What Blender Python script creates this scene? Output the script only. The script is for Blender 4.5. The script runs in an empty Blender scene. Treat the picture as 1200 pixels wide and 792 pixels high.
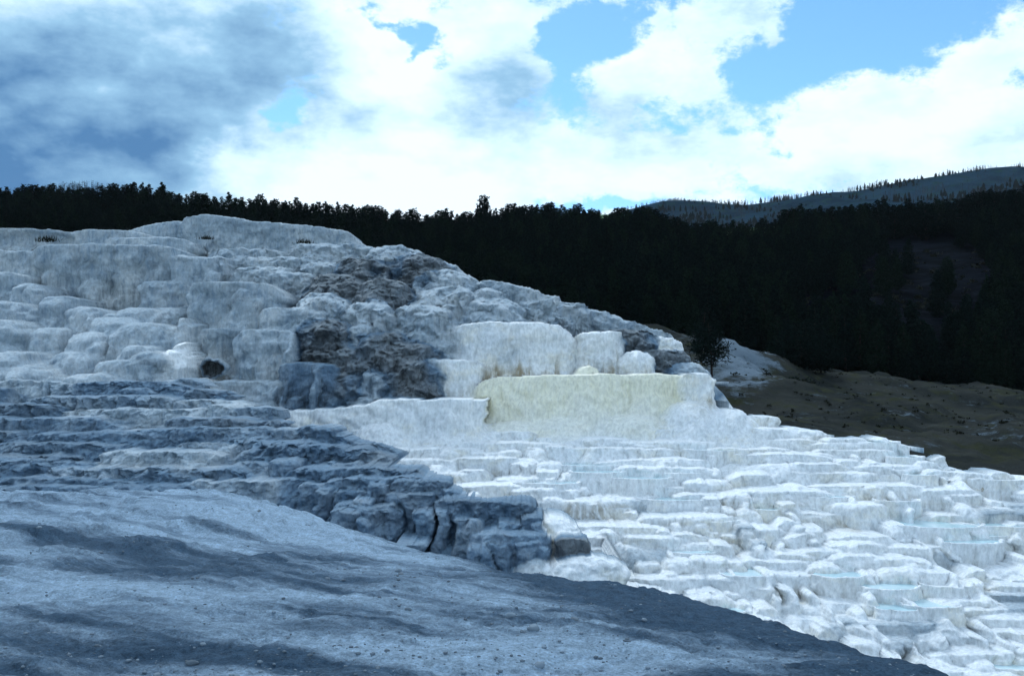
import bpy, math, random
import numpy as np
R = math.radians
sc = bpy.context.scene
col = sc.collection
random.seed(7)

# ------------------------------------------------------------------ camera, sky, sun, exposure
FPX, U0, VH, EYE = 1167.0, 600.0, 450.0, 1.6      # focal length / horizon in photo pixels, eye height
cam_d = bpy.data.cameras.new('camera')
cam = bpy.data.objects.new('camera', cam_d); col.objects.link(cam)
cam.location = (0, 0, EYE); cam.rotation_euler = (R(90), 0, 0)
cam_d.sensor_width = 36; cam_d.lens = 36 * FPX / 1200
cam_d.shift_y = (VH - 396) / 1200
cam_d.clip_start = 0.1; cam_d.clip_end = 20000
sc.camera = cam
sc.view_settings.view_transform = 'Standard'; sc.view_settings.look = 'None'
sc.view_settings.gamma = 1; sc.view_settings.exposure = 1.18
sc.view_settings.use_curve_mapping = False
sc.view_settings.use_white_balance = True; sc.view_settings.white_balance_temperature = 5480; sc.view_settings.white_balance_tint = 2
sc.cycles.use_denoising = True
sc.cycles.max_bounces = 6; sc.cycles.diffuse_bounces = 3; sc.cycles.transparent_max_bounces = 6
sc.cycles.volume_bounces = 0

SUN_AZ, SUN_EL = R(-12), R(44)                     # azimuth from +Y towards +X, elevation
sun_d = bpy.data.lights.new('sun', 'SUN'); sun = bpy.data.objects.new('sun', sun_d); col.objects.link(sun)
sun_d.energy = 0.8; sun_d.angle = R(18); sun_d.color = (1.0, 0.95, 0.88)
sun.rotation_euler = (R(90) - SUN_EL, 0, math.pi - SUN_AZ)
sun.location = (0, 0, 200)

def pix_dir(u, v):
    x, y, z = (u - U0) / FPX, 1.0, (VH - v) / FPX
    return math.atan2(x, y), math.asin(z / math.sqrt(x*x + 1 + z*z))

def build_world():
    w = bpy.data.worlds.new('World'); sc.world = w; w.use_nodes = True
    nt = w.node_tree; nt.nodes.clear(); N = nt.nodes.new; L = nt.links.new
    out = N('ShaderNodeOutputWorld'); bg = N('ShaderNodeBackground'); bg.inputs[1].default_value = 0.1
    L(bg.outputs[0], out.inputs[0])
    sky = N('ShaderNodeTexSky'); sky.sky_type = 'NISHITA'; sky.sun_disc = False
    sky.sun_elevation = SUN_EL; sky.sun_rotation = SUN_AZ; sky.altitude = 2000
    sky.air_density = 1.25; sky.dust_density = 0.4; sky.ozone_density = 2.0
    tc = N('ShaderNodeTexCoord')
    def M(op, a, b=None, c=None, clamp=False):
        n = N('ShaderNodeMath'); n.operation = op; n.use_clamp = clamp
        for i, s in enumerate((a, b, c)):
            if s is None: continue
            if isinstance(s, (int, float)): n.inputs[i].default_value = s
            else: L(s, n.inputs[i])
        return n.outputs[0]
    def V(op, a, b=None, c=None, out=0):
        n = N('ShaderNodeVectorMath'); n.operation = op
        for i, s in enumerate((a, b, c)):
            if s is None: continue
            if isinstance(s, tuple): n.inputs[i].default_value = s
            else: L(s, n.inputs[i])
        return n.outputs[out]
    def noise(vec, scale, detail, rough=0.5, dist=0.0):
        n = N('ShaderNodeTexNoise'); n.inputs['Scale'].default_value = scale
        n.inputs['Detail'].default_value = detail; n.inputs['Roughness'].default_value = rough
        n.inputs['Distortion'].default_value = dist; L(vec, n.inputs['Vector'])
        return n
    d = tc.outputs['Generated']
    dz = V('MULTIPLY', d, (1, 1, 1.5))
    n1 = noise(dz, 5.0, 8, 0.58)
    warp = V('MULTIPLY', V('SUBTRACT', n1.outputs['Color'], (.5, .5, .5)), (0.22, 0.22, 0.12))
    dw = V('NORMALIZE', V('ADD', d, warp))
    sep = N('ShaderNodeSeparateXYZ'); L(dw, sep.inputs[0])
    az = M('ARCTAN2', sep.outputs[0], sep.outputs[1]); el = M('ARCSINE', sep.outputs[2])
    cmb = N('ShaderNodeCombineXYZ'); L(az, cmb.inputs[0]); L(el, cmb.inputs[1])
    p = cmb.outputs[0]
    def blobs(lst, base):
        acc = base
        for (u, v, su, sv, wt) in lst:
            a, e = pix_dir(u, v); ia, ie = FPX / su, FPX / sv
            q = V('MULTIPLY_ADD', p, (ia, ie, 0), (-a * ia, -e * ie, 0))
            dd = V('DOT_PRODUCT', q, q, out=1)
            g = M('POWER', 0.3679, dd)
            acc = M('MULTIPLY_ADD', g, wt, acc)
        return acc
    fb = noise(dz, 12.0, 12, 0.68).outputs[0]
    big = noise(dz, 2.3, 3, 0.5).outputs[0]
    base = M('ADD', M('MULTIPLY', M('SUBTRACT', fb, 0.5), 5.2), M('MULTIPLY_ADD', M('SUBTRACT', big, 0.5), 1.0, 0.48))
    cover = blobs([
        (120, 70, 260, 120, 1.2), (430, 205, 260, 50, 1.1), (560, 100, 110, 75, .9), (610, 5, 90, 30, .8),
        (450, 90, 110, 70, .55), (880, 10, 110, 45, 1.1), (780, 110, 55, 30, .95), (1080, 140, 140, 55, 1.2), (1180, 90, 80, 45, .6),
        (660, 195, 150, 26, 1.0), (868, 216, 32, 16, .9), (790, 188, 80, 16, .6), (1010, 195, 110, 30, .8),
        (20, 180, 190, 100, 1.3), (930, 55, 9, 12, .9), (978, 55, 9, 10, .8),
        (284, 122, 18, 11, -1.5), (312, 106, 24, 13, -1.5), (326, 130, 22, 12, -1.2), (300, 143, 16, 9, -1.2), (352, 92, 16, 8, -.9), (345, 168, 50, 8, -1.3), (436, 32, 18, 9, -1.3), (468, 40, 20, 13, -1.6), (448, 60, 12, 10, -1.2), (415, 20, 14, 8, -.8), (500, 80, 18, 18, -.7), (705, 50, 48, 48, -1.5), (690, 110, 40, 40, -.7),
        (930, 110, 90, 55, -1.3), (760, 20, 22, 30, -.9), (1010, 40, 90, 45, -.9), (1110, 12, 100, 26, -1.0), (800, 160, 60, 16, -.5),
        (720, 234, 60, 9, -1.5), (898, 200, 28, 13, -1.1), (1195, 92, 22, 14, -1.2)], base)
    fine_ = M('MULTIPLY', M('SUBTRACT', noise(V('MULTIPLY', d, (1, 1, 2.2)), 11.0, 9, 0.58).outputs[0], 0.5), 1.1)
    dark = blobs([
        (110, 80, 250, 110, .42), (-90, 225, 300, 110, 1.0), (610, 110, 85, 60, .30), (290, 60, 120, 70, .22), (880, 0, 90, 35, .34),
        (380, 210, 160, 55, -.45), (230, 185, 40, 25, -.35), (470, 60, 70, 90, -.25)], M('MULTIPLY_ADD', M('SUBTRACT', noise(dz, 6.5, 9, 0.6).outputs[0], 0.5), 1.1, M('ADD', fine_, 0.13)))
    ss = N('ShaderNodeMapRange'); ss.interpolation_type = 'SMOOTHSTEP'
    L(cover, ss.inputs[0]); ss.inputs[1].default_value = 0.0; ss.inputs[2].default_value = 0.78
    ramp = N('ShaderNodeValToRGB'); L(dark, ramp.inputs[0])
    e = ramp.color_ramp.elements
    e[0].position = 0.0; e[0].color = (.98, .99, 1.0, 1)
    e[1].position = 1.0; e[1].color = (.10, .20, .36, 1)
    for pos, c in ((.25, (.78, .87, .92, 1)), (.55, (.36, .52, .65, 1))):
        k = e.new(pos); k.color = c
    cl = N('ShaderNodeVectorMath'); cl.operation = 'SCALE'; L(ramp.outputs[0], cl.inputs[0]); cl.inputs[3].default_value = 5.2
    sk = V('MULTIPLY', sky.outputs[0], (.56, .63, .68))
    mx = N('ShaderNodeMix'); mx.data_type = 'RGBA'
    L(ss.outputs[0], mx.inputs[0]); L(sk, mx.inputs[6]); L(cl.outputs[0], mx.inputs[7])
    L(mx.outputs[2], bg.inputs[0])
    w.cycles.sampling_method = 'MANUAL'; w.cycles.sample_map_resolution = 512
build_world()

# ------------------------------------------------------------------ helpers
def P(u, v, Y):                                     # photo pixel + known distance -> world point
    return ((u - U0) / FPX * Y, Y, EYE + (VH - v) / FPX * Y)

_rs = np.random.RandomState(11)
_perm = np.concatenate([_rs.permutation(256)] * 3)
_grad = _rs.normal(size=(256, 3)); _grad /= np.linalg.norm(_grad, axis=1)[:, None]
def perlin(x, y, z):
    x, y, z = np.broadcast_arrays(np.asarray(x, float), np.asarray(y, float), np.asarray(z, float))
    xi, yi, zi = np.floor(x).astype(int), np.floor(y).astype(int), np.floor(z).astype(int)
    xf, yf, zf = x - xi, y - yi, z - zi
    f = lambda t: t*t*t*(t*(t*6-15)+10)
    wx, wy, wz = f(xf), f(yf), f(zf)
    xi &= 255; yi &= 255; zi &= 255
    def g(dx, dy, dz):
        h = _perm[_perm[_perm[(xi+dx) & 255] + ((yi+dy) & 255)] + ((zi+dz) & 255)]
        gr = _grad[h]
        return gr[..., 0]*(xf-dx) + gr[..., 1]*(yf-dy) + gr[..., 2]*(zf-dz)
    l = lambda a, b, t: a + (b-a)*t
    return 1.6*l(l(l(g(0,0,0), g(1,0,0), wx), l(g(0,1,0), g(1,1,0), wx), wy),
                 l(l(g(0,0,1), g(1,0,1), wx), l(g(0,1,1), g(1,1,1), wx), wy), wz)
def fbm(x, y, z, o=4, gain=.5):
    s = 0; a = 1
    for i in range(o):
        s = s + a*perlin(x + 17.3*i, y + 5.1*i, z + 9.7*i); a *= gain; x = x*2.03; y = y*2.03; z = z*2.03
    return s
def sstep(a, b, x):
    t = np.clip((np.asarray(x, float)-a)/(b-a), 0, 1); return t*t*(3-2*t)

def link(name, me, mat=None, parent=None, loc=None):
    o = bpy.data.objects.new(name, me); col.objects.link(o)
    if mat and me is not None and not me.materials: me.materials.append(mat)
    if parent: o.parent = parent
    if loc is not None: o.location = loc
    return o
def tag(o, label=None, cat=None, group=None, kind=None):
    if label: o['label'] = label
    if cat: o['category'] = cat
    if group: o['group'] = group
    if kind: o['kind'] = kind
    return o
def mesh_np(name, verts, faces, smooth=True, attrs=None, normals=None):
    me = bpy.data.meshes.new(name)
    verts = np.asarray(verts, np.float32); faces = np.asarray(faces, np.int32)
    k = faces.shape[1]
    me.vertices.add(len(verts)); me.vertices.foreach_set('co', verts.ravel())
    me.loops.add(faces.size); me.loops.foreach_set('vertex_index', faces.ravel())
    me.polygons.add(len(faces))
    me.polygons.foreach_set('loop_start', np.arange(0, faces.size, k, dtype=np.int32))
    me.polygons.foreach_set('loop_total', np.full(len(faces), k, np.int32))
    if smooth: me.polygons.foreach_set('use_smooth', np.ones(len(faces), bool))
    for an, av in (attrs or {}).items():
        at = me.attributes.new(an, 'FLOAT', 'POINT'); at.data.foreach_set('value', np.asarray(av, np.float32).ravel())
    me.update(calc_edges=True); me.validate()
    if normals is not None and len(normals) == len(me.vertices): me.normals_split_custom_set_from_vertices(np.asarray(normals, np.float32))
    return me
def grid_faces(nr, nc, wrap=False):
    i, j = np.meshgrid(np.arange(nr-1), np.arange(nc if wrap else nc-1), indexing='ij')
    j2 = (j+1) % nc
    return np.stack([i*nc+j, i*nc+j2, (i+1)*nc+j2, (i+1)*nc+j], -1).reshape(-1, 4)

# ------------------------------------------------------------------ materials
def nodes(name, rough=.85, spec=.25):
    m = bpy.data.materials.new(name); m.use_nodes = True
    nt = m.node_tree; b = nt.nodes['Principled BSDF']
    b.inputs['Roughness'].default_value = rough; b.inputs['Specular IOR Level'].default_value = spec
    return m, nt, b
class NB:
    def __init__(s, nt): s.nt = nt
    def new(s, t): return s.nt.nodes.new(t)
    def link(s, a, b): s.nt.links.new(a, b)
    def pos(s, scale, rot=0.):
        g = s.new('ShaderNodeNewGeometry'); m = s.new('ShaderNodeMapping'); m.vector_type = 'POINT'
        if rot:
            r = s.new('ShaderNodeVectorRotate'); r.rotation_type = 'Z_AXIS'; r.inputs['Angle'].default_value = rot; s.link(g.outputs['Position'], r.inputs[0])
            m.inputs['Scale'].default_value = scale; s.link(r.outputs[0], m.inputs[0]); return m.outputs[0]
        m.inputs['Scale'].default_value = scale; s.link(g.outputs['Position'], m.inputs[0]); return m.outputs[0]
    def noise(s, vec, scale, detail=5, rough=.55, dist=0):
        n = s.new('ShaderNodeTexNoise'); n.inputs['Scale'].default_value = scale; n.inputs['Detail'].default_value = detail
        n.inputs['Roughness'].default_value = rough; n.inputs['Distortion'].default_value = dist; s.link(vec, n.inputs['Vector']); return n.outputs[0]
    def rng(s, v, a, b, c=0., d=1.):
        n = s.new('ShaderNodeMapRange'); n.interpolation_type = 'SMOOTHSTEP'; s.link(v, n.inputs[0])
        for i, k in enumerate((a, b, c, d)): n.inputs[i+1].default_value = k
        return n.outputs[0]
    def mix(s, f, a, b, blend='MIX'):
        n = s.new('ShaderNodeMix'); n.data_type = 'RGBA'; n.blend_type = blend
        for sock, x in ((n.inputs[0], f), (n.inputs[6], a), (n.inputs[7], b)):
            if isinstance(x, (int, float)): sock.default_value = x
            elif isinstance(x, tuple): sock.default_value = x if len(x) == 4 else (*x, 1)
            else: s.link(x, sock)
        return n.outputs[2]
    def math(s, op, a, b=None, c=None):
        n = s.new('ShaderNodeMath'); n.operation = op
        for i, x in enumerate((a, b, c)):
            if x is None: continue
            if isinstance(x, (int, float)): n.inputs[i].default_value = x
            else: s.link(x, n.inputs[i])
        return n.outputs[0]
    def attr(s, name):
        n = s.new('ShaderNodeAttribute'); n.attribute_name = name; return n.outputs['Fac']
    def nz(s):
        g = s.new('ShaderNodeNewGeometry'); x = s.new('ShaderNodeSeparateXYZ'); s.link(g.outputs['Normal'], x.inputs[0]); return x.outputs[2]
    def bump(s, h, dist, strength, prev=None):
        n = s.new('ShaderNodeBump'); n.inputs['Distance'].default_value = dist; n.inputs['Strength'].default_value = strength
        s.link(h, n.inputs['Height'])
        if prev: s.link(prev, n.inputs['Normal'])
        return n.outputs[0]

def travertine_mat():
    m, nt, b = nodes('travertine', .8, .25); k = NB(nt)
    n1 = k.noise(k.pos((1, 1, 1)), .35, 6, .6)
    n2 = k.noise(k.pos((1, 1, .07)), 3.4, 6, .68)
    n3 = k.noise(k.pos((1, 1, .5)), 6.0, 6, .65)
    n4 = k.noise(k.pos((1, 1, 1)), 1.6, 8, .7, .4)
    n5 = k.noise(k.pos((.5, .5, 2.4)), 2.0, 6, .65)
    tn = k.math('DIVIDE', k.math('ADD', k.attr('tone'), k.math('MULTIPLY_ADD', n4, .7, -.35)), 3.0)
    def ramp(cols):
        r = k.new('ShaderNodeValToRGB'); k.link(tn, r.inputs[0]); e = r.color_ramp.elements
        e[0].position = 0; e[0].color = (*cols[0], 1); e[1].position = 1; e[1].color = (*cols[3], 1)
        for i in (1, 2): q = e.new(i/3); q.color = (*cols[i], 1)
        return r.outputs[0]
    pale = ramp([(.92, .92, .90), (.53, .565, .585), (.20, .275, .37), (.25, .275, .295)])  # dull stops darkened and blued: cloud shade on the left put into colour
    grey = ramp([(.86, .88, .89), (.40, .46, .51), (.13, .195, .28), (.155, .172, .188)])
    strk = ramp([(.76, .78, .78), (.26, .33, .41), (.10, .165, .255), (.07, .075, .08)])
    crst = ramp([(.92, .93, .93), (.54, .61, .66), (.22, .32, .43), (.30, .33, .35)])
    c = k.mix(k.rng(n1, .36, .64), pale, grey)
    buff = k.math('MULTIPLY', k.rng(k.noise(k.pos((1, 1, 1.5)), .45, 5, .6), .48, .66), k.rng(k.attr('tone'), .1, 1.0, .6, .10))
    c = k.mix(buff, c, k.mix(1.0, c, (1.0, .93, .78), 'MULTIPLY'))
    c = k.mix(k.math('MULTIPLY', k.rng(n2, .47, .66), .7), c, strk)
    c = k.mix(k.math('MULTIPLY', k.rng(n4, .52, .70), .5), c, strk)
    c = k.mix(k.math('MULTIPLY', k.rng(n5, .55, .70), .35), c, crst)
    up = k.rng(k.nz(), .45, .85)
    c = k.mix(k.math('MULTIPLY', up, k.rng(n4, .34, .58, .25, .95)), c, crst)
    cr = k.mix(k.rng(n2, .42, .68), (.93, .89, .70), (.87, .82, .60))
    c = k.mix(k.math('MULTIPLY', k.attr('cream'), .9), c, cr)
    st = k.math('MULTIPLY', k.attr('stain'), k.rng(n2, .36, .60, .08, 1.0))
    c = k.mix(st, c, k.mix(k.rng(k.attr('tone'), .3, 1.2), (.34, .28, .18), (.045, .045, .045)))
    c = k.mix(1.0, c, k.rng(n3, .3, .7, .80, 1.10), 'MULTIPLY')
    nt.links.new(c, b.inputs['Base Color'])
    nt.links.new(k.rng(k.attr('tone'), .2, 1.0, .5, .9), b.inputs['Roughness'])
    f1 = k.noise(k.pos((1, 1, .10)), 4.5, 6, .62)
    f2 = k.noise(k.pos((1, 1, 1.6)), 8.0, 7, .72)
    tb = k.rng(k.attr('tone'), 0., 3., .45, 1.7)
    h = k.new('ShaderNodeBump'); h.inputs['Distance'].default_value = .20; h.inputs['Strength'].default_value = .8; k.link(f1, h.inputs['Height']); k.link(k.rng(k.attr('tone'), .0, 1., .09, .22), h.inputs['Distance'])
    h2 = k.new('ShaderNodeBump'); h2.inputs['Strength'].default_value = .8; k.link(f2, h2.inputs['Height']); k.link(h.outputs[0], h2.inputs['Normal'])
    k.link(k.math('MULTIPLY', tb, .06), h2.inputs['Distance'])
    nt.links.new(h2.outputs[0], b.inputs['Normal'])
    return m
MAT = {}
MAT['relief'] = travertine_mat()

def gravel_mat():
    m, nt, b = nodes('grey_gravel', .95, .12); k = NB(nt)
    a = k.noise(k.pos((.16, 1.0, 1), R(32)), 1.1, 8, .66, .3)
    c2 = k.noise(k.pos((1, 1, 1)), 9, 6, .75)
    c3 = k.noise(k.pos((1, 1, 1)), 45, 4, .7)
    c4 = k.noise(k.pos((.25, 1, 1), R(32)), 3.0, 7, .7)
    pale = k.math('ADD', a, k.math('MULTIPLY_ADD', c4, .35, -.175))
    pale = k.math('ADD', pale, k.math('MULTIPLY', k.attr('pale'), .13))
    c = k.mix(k.rng(pale, .36, .64), (.065, .11, .17), (.41, .53, .66))  # gravel albedo blued too, carrying the shaded tint of the left side
    c = k.mix(1.0, c, k.rng(c2, .25, .75, .66, 1.28), 'MULTIPLY')
    c = k.mix(1.0, c, k.rng(c3, .3, .7, .72, 1.24), 'MULTIPLY')
    nt.links.new(c, b.inputs['Base Color'])
    h = k.bump(k.noise(k.pos((1, 1, 1)), 12, 8, .76), .06, 1.0)
    h = k.bump(c3, .02, .9, h)
    nt.links.new(h, b.inputs['Normal'])
    return m
MAT['gravel'] = gravel_mat()

def patchy(name, cols, sc1, rough=.95, bump=.1, bs=3.0, stretch=(1, 1, 1), white=None):
    m, nt, b = nodes(name, rough, .0); k = NB(nt)
    a = k.noise(k.pos(stretch), sc1, 7, .62, .4); a2 = k.noise(k.pos(stretch), sc1*4.3, 6, .65)
    c = k.mix(k.rng(a, .38, .62), cols[0], cols[1])
    c = k.mix(k.rng(a2, .48, .68), c, cols[2])
    if white:
        w = k.math('ADD', k.noise(k.pos(stretch), sc1*3.1, 10, .78), k.math('MULTIPLY', k.attr('pale'), .35))
        c = k.mix(k.rng(w, .54, .72), c, white)
    nt.links.new(c, b.inputs['Base Color'])
    nt.links.new(k.bump(k.noise(k.pos((1, 1, 1)), bs, 7, .7), bump, 1.0), b.inputs['Normal'])
    return m
MAT['slope'] = patchy('dry_slope', (.085, .075, .06), .09, .95, .25, 1.2, (1, 1, 1), None) if False else patchy('dry_slope', ((.048, .050, .045), (.027, .030, .029), (.045, .048, .028)), .2, .95, .3, 1.5, (.45, 1, 1), (.17, .21, .25))
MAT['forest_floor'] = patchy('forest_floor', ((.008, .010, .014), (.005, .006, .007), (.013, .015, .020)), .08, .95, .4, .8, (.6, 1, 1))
MAT['ridge'] = patchy('far_ridge', ((.020, .044, .070), (.008, .021, .037), (.017, .042, .038)), .014, .95, 6, .04)  # ridge albedo blued: distance haze put into the colour
MAT['meadow'] = patchy('meadow', ((.13, .19, .09), (.10, .15, .08), (.14, .19, .10)), .02)
MAT['plain'] = patchy('plain', ((.06, .06, .045), (.05, .055, .04), (.04, .045, .03)), .02)

def plain(name, c, rough=.9, spec=.1):
    m, nt, b = nodes(name, rough, spec); k = NB(nt)
    n = k.noise(k.pos((1, 1, 1)), 2.5, 4)
    nt.links.new(k.mix(1.0, c, k.rng(n, .3, .7, .6, 1.3), 'MULTIPLY'), b.inputs['Base Color'])
    return m
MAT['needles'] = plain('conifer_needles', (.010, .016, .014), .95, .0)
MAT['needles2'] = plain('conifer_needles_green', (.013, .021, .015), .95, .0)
MAT['bark'] = plain('bark', (.025, .02, .018), .95, .05)
MAT['snag'] = plain('burnt_trunk', (.045, .055, .07), .95, .05)
MAT['stone'] = plain('stone', (.20, .24, .28), .95, .1)
MAT['drygrass'] = plain('dry_tuft', (.02, .022, .015), .95, .05)

def water_mat():
    m, nt, b = nodes('pool_water', .06, .5); k = NB(nt)
    n = k.noise(k.pos((1, 1, 1)), .8, 3)
    nt.links.new(k.mix(k.rng(n, .35, .65), (.50, .69, .74), (.66, .80, .83)), b.inputs['Base Color'])
    nt.links.new(k.bump(k.noise(k.pos((1, 1, 1)), 6, 3), .01, .3), b.inputs['Normal'])
    return m
MAT['water'] = water_mat()

# ------------------------------------------------------------------ terrace builder
CTRL = []        # (x, y, z, weight) ground points that the hill sheet follows
SEED = [0]
def lump(name, mat, u0, u1, vt, vb, Y, parent=None, b=None, p=2.6, scal=.10, scw=1.2, lip=.05, dip=.0, flare=.12, under=0.0,
         rough=.05, rf=1.0, flute=.03, ff=3.0, drape=.0, top=None, crown=0.0, stain=0.0, stain_lo=.45, res=1.25, water=False, ctrl=True,
         label=None, cat=None, group=None, back=None, dome=0.0):
    """one travertine terrace: scalloped plan outline, rimmed top, fluted wall that flares at the foot"""
    SEED[0] += 1; sd = SEED[0]*13.37
    rnd = np.random.RandomState(SEED[0])
    W = (u1-u0)/FPX*Y; a = W/2; h = (vb-vt)/FPX*Y
    xc = ((u0+u1)/2-U0)/FPX*Y; zt = EYE + (VH-vt)/FPX*Y; zb = zt-h
    if b is None: b = min(max(.5*a, .35), 3.5)
    bb = back if back else b*1.1 + .8
    yc = Y + b
    th = np.linspace(-math.pi, math.pi, 1441)[:-1]
    def sup(c, e): return np.sign(c)*np.abs(c)**(2/e)
    X = a*sup(np.sin(th), p); Yv = -np.where(np.cos(th) > 0, b, bb)*sup(np.cos(th), p)
    # resample by arc length, finer at the front
    ds0 = np.hypot(np.diff(np.append(X, X[0])), np.diff(np.append(Yv, Yv[0])))
    wgt = np.where(Yv < .25*bb, 1.0, .22)
    cum = np.concatenate([[0], np.cumsum(ds0*wgt)])
    px = Y/996.0
    n = int(np.clip(cum[-1]/(px*res), 40, 620))
    tt = np.linspace(0, cum[-1], n+1)[:-1]
    X = np.interp(tt, cum, np.append(X, X[0])); Yv = np.interp(tt, cum, np.append(Yv, Yv[0]))
    tx = np.roll(X, -1)-np.roll(X, 1); ty = np.roll(Yv, -1)-np.roll(Yv, 1); tl = np.hypot(tx, ty)+1e-9
    nx, ny = ty/tl, -tx/tl
    sgn = np.sign(np.sum(nx*X+ny*Yv)); nx *= sgn; ny *= sgn
    s = np.concatenate([[0], np.cumsum(np.hypot(np.diff(X), np.diff(Yv)))])
    # scallops with cusps between
    sc_w = scw*(.6+.8*rnd.rand(400)); br = np.cumsum(sc_w)-sc_w[0]*rnd.rand()
    br = np.concatenate([[br[0]-sc_w[0]], br])
    ix = np.clip(np.searchsorted(br, s)-1, 0, len(br)-2)
    f = ((s-br[ix])/(br[ix+1]-br[ix])-.5)*2
    arc = np.sqrt(np.clip(1-f*f, 0, 1))*(.5+.8*rnd.rand(401)[ix])
    low = fbm(s/(a*.8+.5), sd, 0., 3)
    off = scal*arc*np.minimum(1, scw) + low*min(.18*a, .5)*.6
    X = X+nx*off; Yv = Yv+ny*off
    if top is not None:
        tu = np.array([q[0] for q in top], float); tv = np.array([q[1] for q in top], float)
        def ztop(x): return EYE + (VH - np.interp((x+xc)*FPX/Y+U0, tu, tv))/FPX*Y
    else:
        def ztop(x): return zt + 0*x
    lipr = max(min(lip, .45*h), .01)
    if dome: lipr = min(dome*h, .9*h)
    rings = []; kind = []
    insc = max(0, 1-lipr/max(min(a, b), .2))
    for kk in (0.02, .3, .55, .74, .86, .93, .975):
        q = kk*insc
        z = -dip*(1-sstep(.84, .99, kk)) + crown*(1-kk*kk)
        rings.append((q, None, z)); kind.append(0)
    nl = 4 if not dome else 7
    for i in range(nl):
        g = (i+.5)/nl*math.pi/2
        rings.append((insc, math.sin(g)*lipr, -lipr*(1-math.cos(g)))); kind.append(1)
    nw = int(np.clip((h-lipr)/(px*res*1.3), 4, 70))
    for i in range(nw):
        t = (i+1)/nw
        rings.append((insc, ('w', t), -lipr-t*(h-lipr))); kind.append(2)
    VX, VY, VZ, ST = [], [], [], []
    ctr = ztop(np.zeros(1))[0]
    fl1 = perlin(s*ff, sd, .5) + .6*perlin(s*ff*2.3, sd+4, .5)
    for (q, o, z) in rings:
        if o is None: ox = 0; t = 0.
        elif isinstance(o, tuple): t = o[1]; ox = lipr
        else: t = 0.; ox = o
        bx, by = X*q, Yv*q
        zz = ztop(X*max(q, .0))+z
        hh = h if top is None else np.maximum(zz-z-zb, .1)
        if isinstance(o, tuple):
            z_l = ztop(X*q)-lipr-t*(ztop(X*q)-lipr-zb); zz = z_l
            wv = perlin(s*ff*.8+.6*perlin(s*.7, t*2, sd), t*1.1, sd)
            prof = flare*h*t**1.7 - under*h*math.sin(math.pi*min(t*1.15, 1))*(.5+.5*np.clip(perlin(s*.6, sd, 3.3)*2+.5, 0, 1))
            fl = flute*(fl1*.6+wv*.8)*sstep(0, .25, t)
            dr = drape*np.abs(perlin(s*.55, zz*1.1, sd))*1.5*sstep(0, .3, t)
            ox = ox + prof + fl + dr
        bx = bx+nx*(ox if o is not None else 0); by = by+ny*(ox if o is not None else 0)
        wx, wy = bx+xc, by+yc
        nn = fbm(wx*rf, wy*rf, zz*rf*1.3, 4, .55)
        if o is None:
            zz = zz + nn*rough*.5*(.3+.7*q)
        else:
            bx = bx+nx*nn*rough; by = by+ny*nn*rough; zz = zz+nn*rough*.35
        VX.append(bx); VY.append(by); VZ.append(zz-zb)
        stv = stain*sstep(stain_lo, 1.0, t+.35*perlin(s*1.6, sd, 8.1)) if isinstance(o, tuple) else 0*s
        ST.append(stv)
    V = np.stack([np.concatenate(VX), np.concatenate(VY), np.concatenate(VZ)], -1)
    F = grid_faces(len(rings), n, True)[:, ::-1 if sgn > 0 else 1]
    cap = np.stack([np.full(n-2, 0), np.arange(1, n-1), np.arange(2, n), np.arange(2, n)], -1)
    F = F
    me = mesh_np(name, V, F, True, {'stain': np.concatenate(ST), 'tone': np.full(len(V), {'white': 0., 'cream': 0., 'pale': 1., 'dull': 2., 'rock': 3.}[mat])})
    o = link(name, me, MAT['relief'], parent, (xc, yc, zb))
    if label: tag(o, label, cat or 'terrace', group)
    if water:
        kx, ky = X*insc*.93, Yv*insc*.93
        wv = np.concatenate([[[0, 0, 0]], np.stack([kx, ky, 0*kx], -1)]); m_ = len(kx)
        fc = np.stack([np.zeros(m_, int), np.arange(m_)+1, (np.arange(m_)+1) % m_+1], -1)
        if sgn < 0: fc = fc[:, ::-1]
        wme = mesh_np('pool_water', wv, fc, True)
        wo = link('pool_water', wme, MAT['water'], o, (0, 0, zt-zb-dip*.30-.005))
    if ctrl:
        for fx in np.linspace(-.8, .8, max(2, int(W/1.5)+2)):
            yy = Y + b*(1-(1-abs(fx)**p)**(1/p))
            zz = float(ztop(np.array([fx*a]))[0])
            CTRL.append((xc+fx*a, yy-.15, zb+.05)); CTRL.append((xc+fx*a, yy+.6+.3*b, zz-.25-dip))
    return o


TONE = {'white': 0., 'cream': 0., 'creamy': 0., 'pale': 1., 'dull': 2., 'rock': 3.}
ZONE = []
def rec(thing, mat, u0, u1, vt, vb, Y, b=None, p=2.6, scal=.10, scw=1.2, lip=.05, flare=.12, under=0., rough=.05, rf=1., flute=.03, ff=3., drape=0.,
        top=None, crown=0, stain=0., stain_lo=.45, label=None, dome=0., dip=0, water=False, arch=None, an=None):
    if arch is None: arch = .55 if dome else .22
    if an is None: an = 2.6 if dome else 7.
    k = Y/FPX; a = (u1-u0)/2*k; h = (vb-vt)*k
    if b is None: b = min(max(.5*a, .35), 3.5)
    d = dict(xc=((u0+u1)/2-U0)*k, a=a, h=h, zt=EYE+(VH-vt)*k, Y=Y, b=b, p=p, scal=scal, scw=scw, lip=max(min(lip, .45*h), .02) if not dome else min(dome*h, .9*h), flare=flare, under=under,
             rough=rough, rf=rf, flute=flute, ff=ff, drape=drape, stain=stain, stain_lo=stain_lo, tone=max(0., TONE[mat]+(random.uniform(-.45, .45) if mat == 'dull' else 0)), kind_=mat, cream={'cream': 1., 'creamy': .5}.get(mat, 0.), label=label, thing=thing, arch=arch, an=an, id=len(ZONE)+1)
    if top: d['top'] = ([(q[0]-U0)*k for q in top], [EYE+(VH-q[1])*k for q in top])
    ZONE.append(d)
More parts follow.
